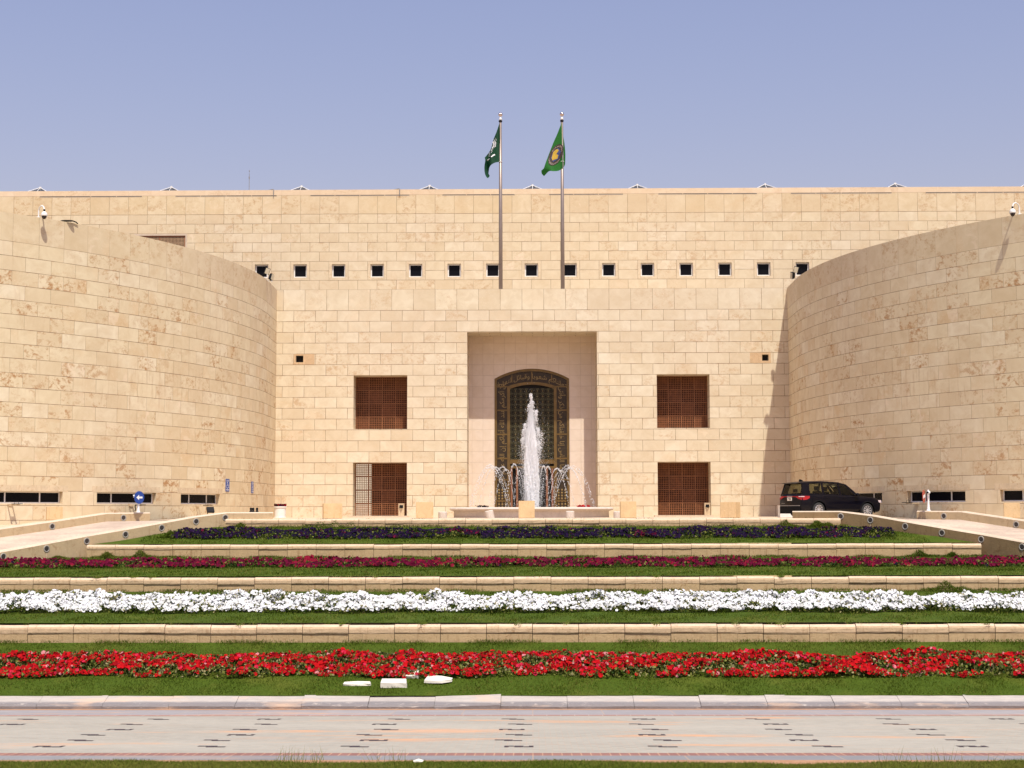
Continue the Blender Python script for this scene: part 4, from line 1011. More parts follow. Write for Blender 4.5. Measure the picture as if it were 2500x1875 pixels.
def litter_bin(px, y, label):
    x = px*y; r = thing('litter_bin', label, 'bin', (x, y, 0), 'bins in the lattice doorways')
    b = MB(); b.box((x-.18, y-.17, .10), (x+.18, y+.17, .84)); b.box((x-.19, y-.18, .84), (x+.19, y+.18, .88)); b.box((x-.165, y-.174, .14), (x-.155, y-.168, .5)); b.box((x-.01, y-.176, .12), (x+.0, y-.168, .46)); b.build('case', 'beige', r)
    b = MB(); b.box((x-.11, y-.178, .60), (x+.12, y-.15, .78)); b.tube([(x-.1, y-.18, .66), (x, y-.30, .60), (x+.1, y-.18, .66)], .045, 8); b.build('mouth', 'black', r)
litter_bin(PX(979.5), 98.75, 'beige bin with a black mouth in the lattice doorway with the bright court'); litter_bin(PX(1723), 98.75, 'beige bin with a black mouth in the unlit lattice doorway')

# ------------------------------------------------------------------ cameras, lamps, signs on and around the drums
def dome_camera(s, ang, label):
    p = Vector(dpt(s, DR-.12, ang, ZL)); out = Vector((-s*math.cos(R_(ang)), math.sin(R_(ang)), 0)); tan = Vector((out.y, -out.x, 0))
    r = thing('dome_camera', label, 'camera', p, 'dome cameras on the curved walls')
    e = out*.50 + tan*(.0 if s < 0 else .05)
    b = MB(); b.tube([p+Vector((0, 0, -.02)), p+Vector((0, 0, .36)), p+e*.15+Vector((0, 0, .5)), p+e*.5+Vector((0, 0, .57)), p+e*.85+Vector((0, 0, .5)), p+e+Vector((0, 0, .34))], .035, 8); b.box(tuple(p+Vector((-.08, -.08, -.01))), tuple(p+Vector((.08, .08, .05)))); b.build('bracket', 'white', r, False)
    q = p+e
    b = MB(); b.lathe([(.045, .26), (.05, .30), (.045, .36)], q, 12); b.build('neck', 'black', r)
    b = MB(); b.lathe([(.15, .02), (.16, .06), (.13, .17), (.06, .25), (.02, .26)], q, 18); b.build('housing', 'white', r, True)
    b = MB(); b.lathe([(.001, -.14), (.06, -.12), (.11, -.05), (.13, .02)], q, 18); b.build('dome', 'dome', r, True)
M['dome'] = glassy('smoked_dome', (.02, .008, .006), .1)
dome_camera(-1, -40.35, 'white dome camera on the rim of the sunlit curved wall'); dome_camera(1, -39.5, 'white dome camera on the rim of the shaded curved wall')
p = Vector(dpt(-1, DR-.1, -37.4, ZL)); r = thing('rim_lamp', 'flat dark lamp head lying over the rim of the sunlit curved wall', 'lamp', p)
b = MB(); b.tube([p+Vector((.42, .30, .0)), p+Vector((.36, .2, .06)), p+Vector((.2, .0, .10))], .03, 6); b.build('arm', 'black', r)
b = MB(); b.lathe([(.001, 0), (.3, .03), (.33, .06), (.26, .10), (.08, .12)], p+Vector((-.0, -.05, .04)), 20, 0, Matrix.Diagonal((1.1, .5, .6, 1))); b.build('lamp_head', 'black', r)
def floodlights(s, ang, label, dirs):
    p = Vector(dpt(s, DR-.12, ang, ZL)); r = thing('floodlight_pair', label, 'floodlight', p, 'floodlights on the ends of the curved walls')
    out = Vector((-s*math.cos(R_(ang)), math.sin(R_(ang)), 0))
    b = MB(); b.tube([p+Vector((0, -.7, .06)), p+Vector((0, 1.3, .06))], .05, 6); b.build('rail', 'white', r)
    for k, (off, yaw, tilt) in enumerate(dirs):
        q = p + Vector((0, off, .06)) + out*.2
        m = Matrix.Translation(q + Vector((0, 0, .30+.12*(k == 0)))) @ Matrix.Rotation(yaw, 4, 'Z') @ Matrix.Rotation(tilt, 4, 'X') @ Matrix.Rotation(.3, 4, 'Y')
        b = MB(); b.box((-.15, -.04, -.2), (.15, .10, .2), 0, 0, m); b.box((-.10, .10, -.15), (.10, .17, .15), 0, 0, m); h = b.build('lamp_body', 'black', r)
        b = MB(); b.box((-.125, -.052, -.175), (.125, -.04, .175), 0, 0, m); b.build('lamp_face', 'lampface', h)
        b = MB(); b.tube([q, q+Vector((0, 0, .30))], .028, 6); b.build('yoke', 'white', r)
floodlights(-1, 0., 'pair of tilted floodlights on the rim end of the sunlit curved wall', [(-.6, .35, .15), (1.1, 1.2, .1)])
floodlights(1, 0., 'pair of tilted floodlights on the rim end of the shaded curved wall', [(-.3, -.3, .15), (1.2, -1.25, .1)])
# short aerial on the right drum rim that breaks the cast shadow, and the roof aerial
x, y = -20.95, UY+.4
z = UZ
b = MB(); b.tube([(x, y, z-.1), (x, y, z+1.32)], .022, 6); b.tube([(x, y, z+.95), (x, y, z+1.1)], .045, 6); b.tube([(x, y, z+1.32), (x, y, z+1.62)], .012, 5); b.tube([(x, y, z+1.5), (x, y, z+1.56)], .04, 6)
tag(b.build('roof_aerial', 'grey', None, False, (x, y, z)), 'thin grey aerial standing on the roof edge', 'aerial')
# outreach lamps on the drum walls, whose ladder arms throw long shadows
def wall_lamp(s, ang, z, label):
    p = Vector(dpt(s, DR+.01, ang, z)); out = Vector((-s*math.cos(R_(ang)), math.sin(R_(ang)), 0)); tan = Vector((-out.y, out.x, 0))
    r = thing('wall_lamp', label, 'lamp', p, 'lamps on ladder arms under the strip windows')
    m = Matrix(((tan.x, out.x, 0, p.x), (tan.y, out.y, 0, p.y), (0, 0, 1, p.z), (0, 0, 0, 1)))
    b = MB()
    b.box((-.14, .0, -.05), (.14, .03, .03), 0, 0, m)
    for t_ in (-.15, .09): b.box((t_, .03, -.02), (t_+.06, .62, .012), 0, 0, m)
    b.box((-.09, .24, -.018), (.09, .33, .01), 0, 0, m); b.build('ladder_arm', 'beige', r)
    b = MB(); b.box((-.19, .48, .02), (.19, .86, .05), 0, 0, m); b.tube([m @ Vector((-.1, .6, .05)), m @ Vector((-.1, .6, .16)), m @ Vector((.1, .6, .16)), m @ Vector((.1, .6, .05))], .012, 5); b.build('lamp_head', 'black', r)
wall_lamp(-1, -42.55, .73, 'black lamp on a ladder arm casting a long ladder shadow on the sunlit curved wall')
wall_lamp(-1, -29.6, .70, 'lamp on a ladder arm below the strip window behind the blue sign')
wall_lamp(-1, -19.6, .70, 'lamp on a ladder arm below the strip window nearest the wheelchair signs')
wall_lamp(1, -27.1, .74, 'lamp on a ladder arm below the strip window behind the red sign')
def spot(x, y, z, yaw, label, sc=1., group=None):
    r = thing('ground_spotlight', label, 'spotlight', (x, y, z), group)
    m = Matrix.Translation((x, y, z+.26*sc)) @ Matrix.Rotation(yaw, 4, 'Z') @ Matrix.Rotation(-.6, 4, 'X') @ Matrix.Scale(sc, 4)
    b = MB(); b.box((-.2, -.06, -.16), (.2, .06, .16), 0, 0, m); b.box((-.15, .06, -.12), (.15, .12, .12), 0, 0, m); b.build('lamp_body', 'black', r)
    b = MB(); b.tube([(x-.15*sc, y, z), (x-.15*sc, y, z+.26*sc), (x+.15*sc, y, z+.26*sc), (x+.15*sc, y, z)], .02*sc, 6); b.build('yoke', 'black', r)
spot(PX(513)*71.6, 71.6, .24, .5, 'black tilted spotlight in front of the strip window nearest the wheelchair signs', .85)
for i, (px, lab) in enumerate(((612, 'outermost'), (617.5, 'middle'), (627, 'innermost'))):
    y = 73.5; x = PX(px)*y; b = MB(); b.lathe([(.07, 0), (.07, .40), (.045, .44), (.06, .47), (.055, .54), (.02, .57)], (x, y, 0), 12)
    tag(b.build('bollard_lamp', 'black', None, False, (x, y, 0)), f'small black capped post lamp behind the parapet by the corner planter, {lab} of three', 'lamp', 'three small black post lamps')

# traffic signs on white posts, each with a small camera
def disc(b, r, c, m, y0, n=36, rin=0., mi=0):
    for k in range(n):
        a, d = 2*PI*k/n, 2*PI*(k+1)/n; P = [(rin*math.cos(a), y0, rin*math.sin(a)), (r*math.cos(a), y0, r*math.sin(a)), (r*math.cos(d), y0, r*math.sin(d)), (rin*math.cos(d), y0, rin*math.sin(d))]
        b.face([m @ Vector(p) for p in (P if rin else P[1:3]+[P[0]])], None, mi)
def sign_post(x, y, z, zc, yaw, lab, kind, tilt=0.):
    r = thing('traffic_sign', lab, 'sign', (x, y, z))
    b = MB(); b.lathe([(.10, -.0), (.10, .02), (.07, .05), (.05, .35), (.048, zc+.28 if kind == 'red' else zc-.05)], (x, y, z), 14); b.build('post', 'sign_white', r)
    off = Vector((.06, -.08, zc)) if kind == 'blue' else Vector((-.22, -.10, zc-.03))
    m = Matrix.Translation(Vector((x, y, z)) + off) @ Matrix.Rotation(yaw, 4, 'Z') @ Matrix.Rotation(tilt, 4, 'Y')
    b = MB(); R = .30; disc(b, R, 0, m, 0); disc(b, R, 0, m, .02)
    for k in range(36):
        a, d = 2*PI*k/36, 2*PI*(k+1)/36; b.face([m @ Vector(p) for p in ((R*math.cos(a), 0, R*math.sin(a)), (R*math.cos(a), .02, R*math.sin(a)), (R*math.cos(d), .02, R*math.sin(d)), (R*math.cos(d), 0, R*math.sin(d)))])
    f = b.build('sign_face', 'paint_blue' if kind == 'blue' else 'paint_red', r)
    b = MB()
    if kind == 'blue':
        P = [(-.19, 0), (-.02, .13), (-.02, .045), (.19, .045), (.19, -.045), (-.02, -.045), (-.02, -.13)]; b.face([m @ Vector((p[0], -.006, p[1])) for p in P[:3]+[P[5], P[6]]]); b.face([m @ Vector((p[0], -.006, p[1])) for p in P[2:6]]); b.build('arrow', 'sign_white', f)
    else: b.box((-.23, -.012, -.07), (.23, -.004, .07), 0, 0, m); b.build('bar', 'sign_white', f)
def bullet_camera(p, d, lab):
    p = Vector(p); d = Vector(d).normalized(); r = thing('bullet_camera', lab, 'camera', p)
    b = MB(); b.tube([p, p+d*.22], .062, 12); b.tube([p+d*.1, p+d*.1+Vector((0, 0, -.14))], .02, 6); b.build('camera_body', 'sign_white', r)
    b = MB(); b.tube([p+d*.221, p+d*.235], .052, 12); b.build('lens', 'black', r)
sy = 72.6; sx_ = PX(336.5)*sy
sign_post(sx_, sy, .35, .70, .98, 'round blue sign with a white arrow on a white post', 'blue')
bullet_camera((sx_-.02, sy-.1, .35+.78), (-.8, -.55, -.1), 'small white camera beside the round blue sign')
b = MB(); b.tube([(sx_-.12, sy-.08, .70), (sx_-.13, sy-.1, .60), (sx_-.10, sy-.09, .50), (sx_-.14, sy-.07, .42)], .025, 6); tag(b.build('cable_box', 'black', None, False, (sx_-.12, sy-.1, .45)), 'black cable hanging below the camera by the blue sign', 'cable')
sy = 72.6; sx_ = PX(2259)*sy
sign_post(sx_, sy, .35, .70, 1.13, 'round red sign with a white bar seen almost edge on', 'red', -.18)
bullet_camera((sx_+.02, sy-.12, .35+.86), (-.55, -.8, -.05), 'small white camera on top of the red sign post')
def access_sign(a0, z0, z1, wdeg, lab, faded):
    s = -1; mid = a0+wdeg/2; p = Vector(dpt(s, DR+.02, mid, (z0+z1)/2)); out = Vector((math.cos(R_(mid)), math.sin(R_(mid)), 0)); tan = Vector((-out.y, out.x, 0))
    m = Matrix(((tan.x, -out.x, 0, p.x), (tan.y, -out.y, 0, p.y), (0, 0, 1, p.z), (0, 0, 0, 1)))
    w = wdeg*PI/180*DR/2; h = (z1-z0)/2
    r = thing('access_sign', lab, 'sign', p, 'wheelchair signs on the left curved wall')
    b = MB(); b.box((-w, 0, -h), (w, .018, h), 0, 0, m); o = b.build('sign_panel', 'paint_blue', r)
    g = MB(); k = w/.2
    def st(pts, wd): stroke(g, pts, wd, lambda x, z: m @ Vector((x, -.006, z)))
    n = 14; disc_c = (-.04*k, .17)
    g.face([m @ Vector((disc_c[0]+.035*k*math.cos(2*PI*q/10), -.006, disc_c[1]+.035*math.sin(2*PI*q/10))) for q in range(10)])
    st([(-.03*k, .13), (-.02*k, -.02), (.07*k, -.02), (.11*k, -.13), (.14*k, -.12)], .03)
    st([(-.03*k, .06), (.07*k, .06)], .025)
    st([(-.045*k + .10*k*math.cos(a), -.07+.10*math.sin(a)) for a in np.linspace(2.2, 6.0, 12)], .025)
    st([(-.8*w, .24), (.8*w, .24)], .018); st([(-.8*w, -.24), (.8*w, -.24)], .018)
    for zz_ in (.285, -.285):
        v, f = text2d(shape_ar('مواقف خاصة') if zz_ > 0 else 'RESERVED', .085); wm = max(abs(q[0]) for q in v); g.mesh([m @ Vector((q[0]/wm*w*.75, -.006, q[1]+zz_)) for q in v], f)
    g.build('wheelchair_symbol', 'sign_white', o)
access_sign(-13.85, 1.52, 2.23, .88, 'blue wheelchair sign on the curved wall, nearer the strip windows', 0)
access_sign(-6.52, 1.47, 2.16, .77, 'blue wheelchair sign on the curved wall, seen edge on nearest the corner', 1)

# ------------------------------------------------------------------ broken slabs on the grass
def slab(px, yy, L, Wd, h, rz, rx, lab, taper=1.):
    z = float(lawn_z(1, yy)) + .045; x = px*yy; b = MB(); m = Matrix.Translation((x, yy, z)) @ Matrix.Rotation(rz, 4, 'Z') @ Matrix.Rotation(rx, 4, 'X')
    n = 7; top = []; bot = []
    out = [(-L/2, -Wd/2), (-L/6, -Wd/2*1.04), (L/6, -Wd/2*.97), (L/2, -Wd/2*taper), (L/2*.97, Wd/2*taper), (0, Wd/2*1.05), (-L/2*.98, Wd/2)]
    V = [m @ Vector((p[0]+random.uniform(-.02, .02), p[1]+random.uniform(-.02, .02), h+random.uniform(-.008, .008))) for p in out] + [m @ Vector((p[0]*1.02, p[1]*1.02, -.04)) for p in out]
    b.mesh(V, [tuple(range(n))] + [(k, n+k, n+(k+1) % n, (k+1) % n) for k in range(n)])
    tag(b.build('stone_slab', 'slab', None, False, (x, yy, z)), lab, 'slab', 'pale slabs lying on the grass')
slab(PX(875), 38.15, .66, .20, .015, .03, .14, 'thinnest pale slab, sunk in the grass')
slab(PX(963), 38.1, .64, .34, .08, .06, .22, 'thick pale slab in the grass, between the thin slab and the pointed slab')
slab(PX(1007), 38.72, .35, .30, .05, .0, .42, 'small white slab at the edge of the red flowers')
slab(PX(1072), 38.4, .66, .36, .03, -.2, .22, 'pale slab tapering to a point in the grass', .25)
b = MB(); yy = 23.35; m = Matrix.Translation((PX(1023)*yy, yy, zr(yy)+.04)) @ Matrix.Rotation(.1, 4, 'Z')
b.mesh([m @ Vector(p) for p in ((-.07, -.05, 0), (.06, -.06, .01), (.08, .05, .02), (-.02, .08, .03), (-.08, .03, .02), (0, 0, .05))], [(0, 1, 5), (1, 2, 5), (2, 3, 5), (3, 4, 5), (4, 0, 5)])
tag(b.build('stone_chip', 'slab', None, False, (PX(1023)*yy, yy, zr(yy))), 'white stone chip on the sand by the near grass', 'stone')

# ------------------------------------------------------------------ the dark sport utility car
t = NT('car_paint'); t.fin((.002, .002, .006), .3, **{'Coat_Weight': .28, 'Coat_Roughness': .03, 'Specular_IOR_Level': .12}); M['car_paint'] = t.m
t = NT('car_glass'); gl = t.n('ShaderNodeBsdfGlossy'); gl.inputs['Roughness'].default_value = .03; tr = t.n('ShaderNodeBsdfTransparent'); t.setin(tr, 0, (.55, .58, .47))
lw = t.n('ShaderNodeFresnel'); lw.inputs[0].default_value = 1.5; ms = t.n('ShaderNodeMixShader'); t.l(lw.outputs[0], ms.inputs[0]); t.l(tr.outputs[0], ms.inputs[1]); t.l(gl.outputs[0], ms.inputs[2]); t.l(ms.outputs[0], t.out.inputs[0]); M['car_glass'] = t.m
M['tyre'] = plain('tyre_rubber', (.022, .022, .022), .85); M['rim'] = plain('alloy_rim', (.62, .62, .64), .3, .05, 5., Metallic=.7)
M['tail_red'] = plain('tail_lamp_red', (.36, .012, .018), .2, .1, 8., Emission_Strength=0.); M['tail_clear'] = plain('tail_lamp_clear', (.72, .60, .60), .2)
M['seat'] = plain('car_seat', (.03, .026, .022), .8); M['trim'] = plain('car_trim', (.006, .006, .007), .7, .1, 5., Specular_IOR_Level=.12); M['plate'] = plain('number_plate', (.72, .66, .55), .5)
KC = 1.05; CX_, CY_, CZ_, CH = 15.72, 81.35, 0.0, R_(28.)
car = thing('parked_car', 'black sport utility car parked nose first against the shaded curved wall', 'car', (CX_, CY_, CZ_))
CM = Matrix.Translation((CX_, CY_, CZ_)) @ Matrix.Rotation(CH, 4, 'Z') @ Matrix.Rotation(R_(.8), 4, 'Y') @ Matrix.Scale(KC, 4)
def carb(b, name, mat, parent=car, smooth=False):
    b.v = [tuple(CM @ Vector(p)) for p in b.v]; return b.build(name, mat, parent, smooth)
ST = [(-2.555, .80, .40, .98), (-2.50, .90, .27, 1.09), (-2.32, .945, .22, 1.13), (-1.8, .965, .22, 1.13), (-1.2, .968, .26, 1.12), (-.14, .968, .26, 1.10), (.6, .966, .26, 1.085), (1.0, .962, .26, 1.08), (1.6, .952, .27, 1.06), (2.1, .925, .28, 1.015), (2.40, .86, .30, .94), (2.54, .70, .36, .80)]
def sect(w, zb, zt): return [(.0, zb), (.72*w, zb), (.94*w, zb+.07), (.985*w, zb+.16), (1.*w, .62), (.992*w, .78), (.985*w, zt-.16), (.955*w, zt-.05), (.90*w, zt-.005), (.6*w, zt+.012), (0., zt+.02)]
b = MB(); V = []; n = None
for (x, w, zb, zt) in ST:
    h = sect(w, zb, zt); ring = [(x, -y, z) for y, z in h] + [(x, y, z) for y, z in h[-2:0:-1]]; n = len(ring); V += ring
F = [(i*n+k, i*n+(k+1) % n, (i+1)*n+(k+1) % n, (i+1)*n+k) for i in range(len(ST)-1) for k in range(n)] + [tuple(reversed(range(n))), tuple((len(ST)-1)*n+k for k in range(n))]
b.mesh(V, F); body = b.build('body', 'car_paint', None, True)
bmx = bmesh.new(); bmx.from_mesh(body.data); bmesh.ops.recalc_face_normals(bmx, faces=bmx.faces); bmx.to_mesh(body.data); bmx.free()
for wx in (-1.52, 1.52):
    for s in (-1, 1):
        c = MB(); c.tube([(wx, s*.62, .37), (wx, s*1.2, .37)], .435, 32); co = c.build('cutter', 'trim')
        bmx = bmesh.new(); bmx.from_mesh(co.data); bmesh.ops.recalc_face_normals(bmx, faces=bmx.faces); bmx.to_mesh(co.data); bmx.free()
        md = body.modifiers.new('cut', 'BOOLEAN'); md.operation = 'DIFFERENCE'; md.object = co; md.solver = 'EXACT'
        bpy.context.view_layer.update()
        me = bpy.data.meshes.new_from_object(body.evaluated_get(bpy.context.evaluated_depsgraph_get())); body.modifiers.clear(); body.data = me
        bpy.data.objects.remove(co)
doors = {}
for s in (-1, 1):
    for dk, (xa, xb) in enumerate(((-1.2, -.14), (-.14, 1.0))):
        bmx = bmesh.new(); bmx.from_mesh(body.data)
        keep = lambda f: xa < f.calc_center_median().x < xb and s*f.calc_center_median().y > .90 and .40 < f.calc_center_median().z < 1.07
        sel = [f for f in bmx.faces if keep(f)]; dd = MB(); vm = {}
        for f in sel: dd.face([tuple(v.co + Vector((0, s*.004, 0))) for v in f.verts])
        bmesh.ops.delete(bmx, geom=sel, context='FACES'); bmx.to_mesh(body.data); bmx.free()
        if dd.f:
            d_ = carb(dd, 'door', 'car_paint'); bmx = bmesh.new(); bmx.from_mesh(d_.data); bmesh.ops.remove_doubles(bmx, verts=bmx.verts, dist=.001); bmx.to_mesh(d_.data); bmx.free()
            d_.data.polygons.foreach_set('use_smooth', [True]*len(d_.data.polygons)); doors[(s, dk)] = d_
body.data.transform(CM); body.data.transform(Matrix.Translation(-Vector((CX_, CY_, CZ_)))); body.parent = car; body.data.name = 'body'
if hasattr(body.data, 'set_sharp_from_angle'): body.data.set_sharp_from_angle(angle=R_(35))
belt = lambda x: float(np.interp(x, [a[0] for a in ST], [a[3] for a in ST])) - .01
roofz = lambda x: float(np.interp(x, [-2.42, -2.2, -1.6, -.8, -.1, .34], [1.655, 1.70, 1.745, 1.755, 1.73, 1.655]))
def SP_(s, xb, xt, v): return (xb+(xt-xb)*v, s*(.885+(.70-.885)*v), belt(xb)+(roofz(xt)-belt(xb))*v)
gh = MB(); gs = MB()
EDG = [(-2.44, -2.36), (-2.04, -1.93), (-1.27, -1.24), (-1.13, -1.11), (-.20, -.23), (-.07, -.12), (.80, .20), (1.10, .36)]
for s in (-1, 1):
    for i in range(7):
        (a, c), (d, e) = EDG[i], EDG[i+1]
        if i % 2 == 0: vs = [(0, 1)]
        else: vs = [(0, .07), (.90, 1)]
        for v0, v1 in vs: gh.face([SP_(s, a, c, v0), SP_(s, d, e, v0), SP_(s, d, e, v1), SP_(s, a, c, v1)][::-s])
        if i % 2: gs.face([SP_(s, a, c, .07), SP_(s, d, e, .07), SP_(s, d, e, .90), SP_(s, a, c, .90)])
RS = [(-2.44, 1.675, .58), (-2.36, 1.70, .67), (-2.2, 1.725, .70), (-1.6, 1.77, .705), (-.8, 1.785, .705), (-.1, 1.76, .70), (.34, 1.675, .68)]
for i in range(len(RS)-1):
    r0, r1 = RS[i], RS[i+1]; pr = [(-1, -.07), (-1.01, -.035), (-.9, .0), (-.5, .018), (0, .025), (.5, .018), (.9, 0), (1.01, -.035), (1, -.07)]
    for k in range(8): gh.face([(r0[0], pr[k][0]*r0[2], r0[1]+pr[k][1]), (r0[0], pr[k+1][0]*r0[2], r0[1]+pr[k+1][1]), (r1[0], pr[k+1][0]*r1[2], r1[1]+pr[k+1][1]), (r1[0], pr[k][0]*r1[2], r1[1]+pr[k][1])])
    gh.face([(r0[0], -r0[2], r0[1]-.07), (r1[0], -r1[2], r1[1]-.07), (r1[0], r1[2], r1[1]-.07), (r0[0], r0[2], r0[1]-.07)])
def rear(u, v): w = .86+(.66-.86)*v; return (-2.475+.10*v + .05*u*u, u*w, 1.10+(1.655-1.10)*v)
for (u0, u1, v0, v1) in ((-1, 1, 0, .08), (-1, 1, .93, 1), (-1, -.88, .08, .93), (.88, 1, .08, .93)): gh.face([rear(u0, v0), rear(u0, v1), rear(u1, v1), rear(u1, v0)])
gs.face([rear(-.88, .08), rear(-.88, .93), rear(.88, .93), rear(.88, .08)])
gh.face([(-2.38, -.66, 1.70), (-2.38, .66, 1.70), (-2.60, .60, 1.665), (-2.60, -.60, 1.665)]); gh.face([(-2.60, -.60, 1.665), (-2.60, .60, 1.665), (-2.58, .60, 1.635), (-2.58, -.60, 1.635)]); gh.face([(-2.58, -.60, 1.635), (-2.58, .6, 1.635), (-2.38, .66, 1.65), (-2.38, -.66, 1.65)])
gs.face([(1.10, -.80, 1.085), (1.10, .80, 1.085), (.36, .66, 1.66), (.36, -.66, 1.66)])
carb(gh, 'cabin_frame', 'car_paint'); carb(gs, 'windows', 'car_glass')
b = MB()
for x in (-.95, .25):
    for s in (-1, 1):
        b.box((x-.28, s*.42-.25, .5), (x+.15, s*.42+.25, .85)); b.box((x-.36, s*.42-.24, .8), (x-.22, s*.42+.24, 1.30)); b.box((x-.36, s*.42-.13, 1.32), (x-.25, s*.42+.13, 1.53))
b.box((-2.0, -.6, .5), (-1.8, .6, 1.2)); b.box((-2.0, -.5, 1.22), (-1.9, -.25, 1.4)); b.box((-2.0, .25, 1.22), (-1.9, .5, 1.4)); carb(b, 'seats', 'seat')
def wheel(x, s):
    m = Matrix.Translation((x, s*.84, .365)) @ Matrix.Rotation(-s*PI/2, 4, 'X') @ Matrix.Diagonal((.915, .915, 1, 1))
    b = MB(); b.lathe([(.26, -.12), (.36, -.125), (.395, -.09), (.40, 0), (.395, .09), (.365, .122), (.29, .125), (.262, .10)], (0, 0, 0), 32, 0, m)
    w = carb(b, 'wheel', 'tyre', car, True)
    b = MB(); b.lathe([(.262, -.05), (.272, .112), (.245, .118), (.235, .07)], (0, 0, 0), 32, 0, m); b.lathe([(.001, .02), (.07, .03), (.07, .10), (.04, .112), (.001, .112)], (0, 0, 0), 16, 0, m)
    for k in range(10):
        a = 2*PI*k/10; mm = m @ Matrix.Rotation(a, 4, 'Z'); b.mesh([mm @ Vector(p) for p in ((.05, -.022, .10), (.05, .022, .10), (.25, .030, .105), (.25, -.030, .105), (.05, -.022, .05), (.05, .022, .05), (.25, .030, .06), (.25, -.030, .06))], [(0,1,2,3), (0,3,7,4), (1,5,6,2), (4,7,6,5)])
    carb(b, 'rim', 'rim', w)
    b = MB(); b.lathe([(.001, 0), (.25, 0), (.25, .02), (.001, .02)], (0, 0, 0), 24, 0, m); carb(b, 'brake', 'trim', w)
    b = MB()
    for k in range(16):
        a, c = PI*(k/16)*1.16-.25, PI*((k+1)/16)*1.16-.25
        P = [(x+r*math.cos(q), s*yy, .37+r*math.sin(q)) for q, r, yy in ((a, .435, .974), (c, .435, .974), (c, .485, .957), (a, .485, .957))]; b.face(P if s < 0 else P[::-1])
        P = [(x+r*math.cos(q), s*yy, .37+r*math.sin(q)) for q, r, yy in ((a, .435, .974), (c, .435, .974), (c, .435, .90), (a, .435, .90))]; b.face(P)
    carb(b, 'arch_lip', 'trim', car)
for x in (-1.52, 1.52):
    for s in (-1, 1): wheel(x, s)
b = MB(); path = [(-2.575, 0), (-2.575, .45), (-2.572, .70), (-2.53, .86), (-2.40, .938), (-2.26, .956), (-2.10, .968)]
def ribbon(b, P, s, zlo, zhi, off=0.):
    for i in range(len(P)-1):
        q = [(P[i][0]-off, s*(P[i][1]+off), zlo[i]), (P[i+1][0]-off, s*(P[i+1][1]+off), zlo[i+1]), (P[i+1][0]-off, s*(P[i+1][1]+off), zhi[i+1]), (P[i][0]-off, s*(P[i][1]+off), zhi[i])]; b.face(q)
for s in (-1, 1):
    b = MB(); ribbon(b, path, s, [.985, .985, .88, .84, .84, .86, .94], [1.02, 1.02, 1.03, 1.035, 1.035, 1.035, 1.04]); tl = carb(b, 'tail_light', 'tail_red')
    b = MB(); ribbon(b, path[2:5], s, [.985, .985, .985], [1.02, 1.02, 1.02], .008); carb(b, 'reversing_lamp', 'tail_clear', tl)
b = MB(); b.box((-2.60, -.17, .80), (-2.575, .17, .96)); pl = carb(b, 'number_plate', 'plate')
b = MB(); b.box((-2.604, -.13, .85), (-2.601, .05, .87)); b.box((-2.604, -.13, .90), (-2.601, .10, .92)); carb(b, 'plate_marks', 'trim', pl)
v, f = text2d('D O D G E', .085); b = MB(); b.mesh([(-2.583, -p[0], 1.003+p[1]) for p in v], f); carb(b, 'lettering', 'sign_white')
b = MB(); b.box((-2.585, -.78, .545), (-2.54, .78, .575)); b.box((-2.588, .40, .66), (-2.575, .66, .675)); carb(b, 'bumper_strip', 'grey')
b = MB(); b.box((-2.59, -.78, .17), (-2.40, .78, .52)); b.box((-2.60, -.55, .40), (-2.58, -.25, .46)); carb(b, 'bumper_valance', 'trim')
for s in (-1, 1):
    b = MB(); b.lathe([(.001, -.12), (.09, -.10), (.11, 0), (.10, .08), (.001, .12)], (.78, s*1.06, 1.15), 10, 0, Matrix.Rotation(PI/2, 4, 'X') @ Matrix.Diagonal((1, .75, 1, 1))); carb(b, 'wing_mirror', 'car_paint')
    for hx in (-1.0, .05):
        b = MB(); b.box((hx-.10, s*.962-.015, .93), (hx+.10, s*.962+.02, .955)); carb(b, 'handle', 'car_paint', doors.get((s, 0 if hx < -.5 else 1), car))
    b = MB(); b.box((2.28, s*.80-.06, .78), (2.47, s*.80+.06, .90)); carb(b, 'headlight', 'tail_clear')
b = MB(); b.mesh([(-2.0, -.03, 1.76), (-1.72, -.03, 1.78), (-1.92, -.012, 1.88), (-1.98, -.012, 1.87), (-2.0, .03, 1.76), (-1.72, .03, 1.78), (-1.92, .012, 1.88), (-1.98, .012, 1.87)], [(0,1,2,3), (4,7,6,5), (1,5,6,2), (0,3,7,4), (3,2,6,7)]); carb(b, 'roof_fin', 'trim')

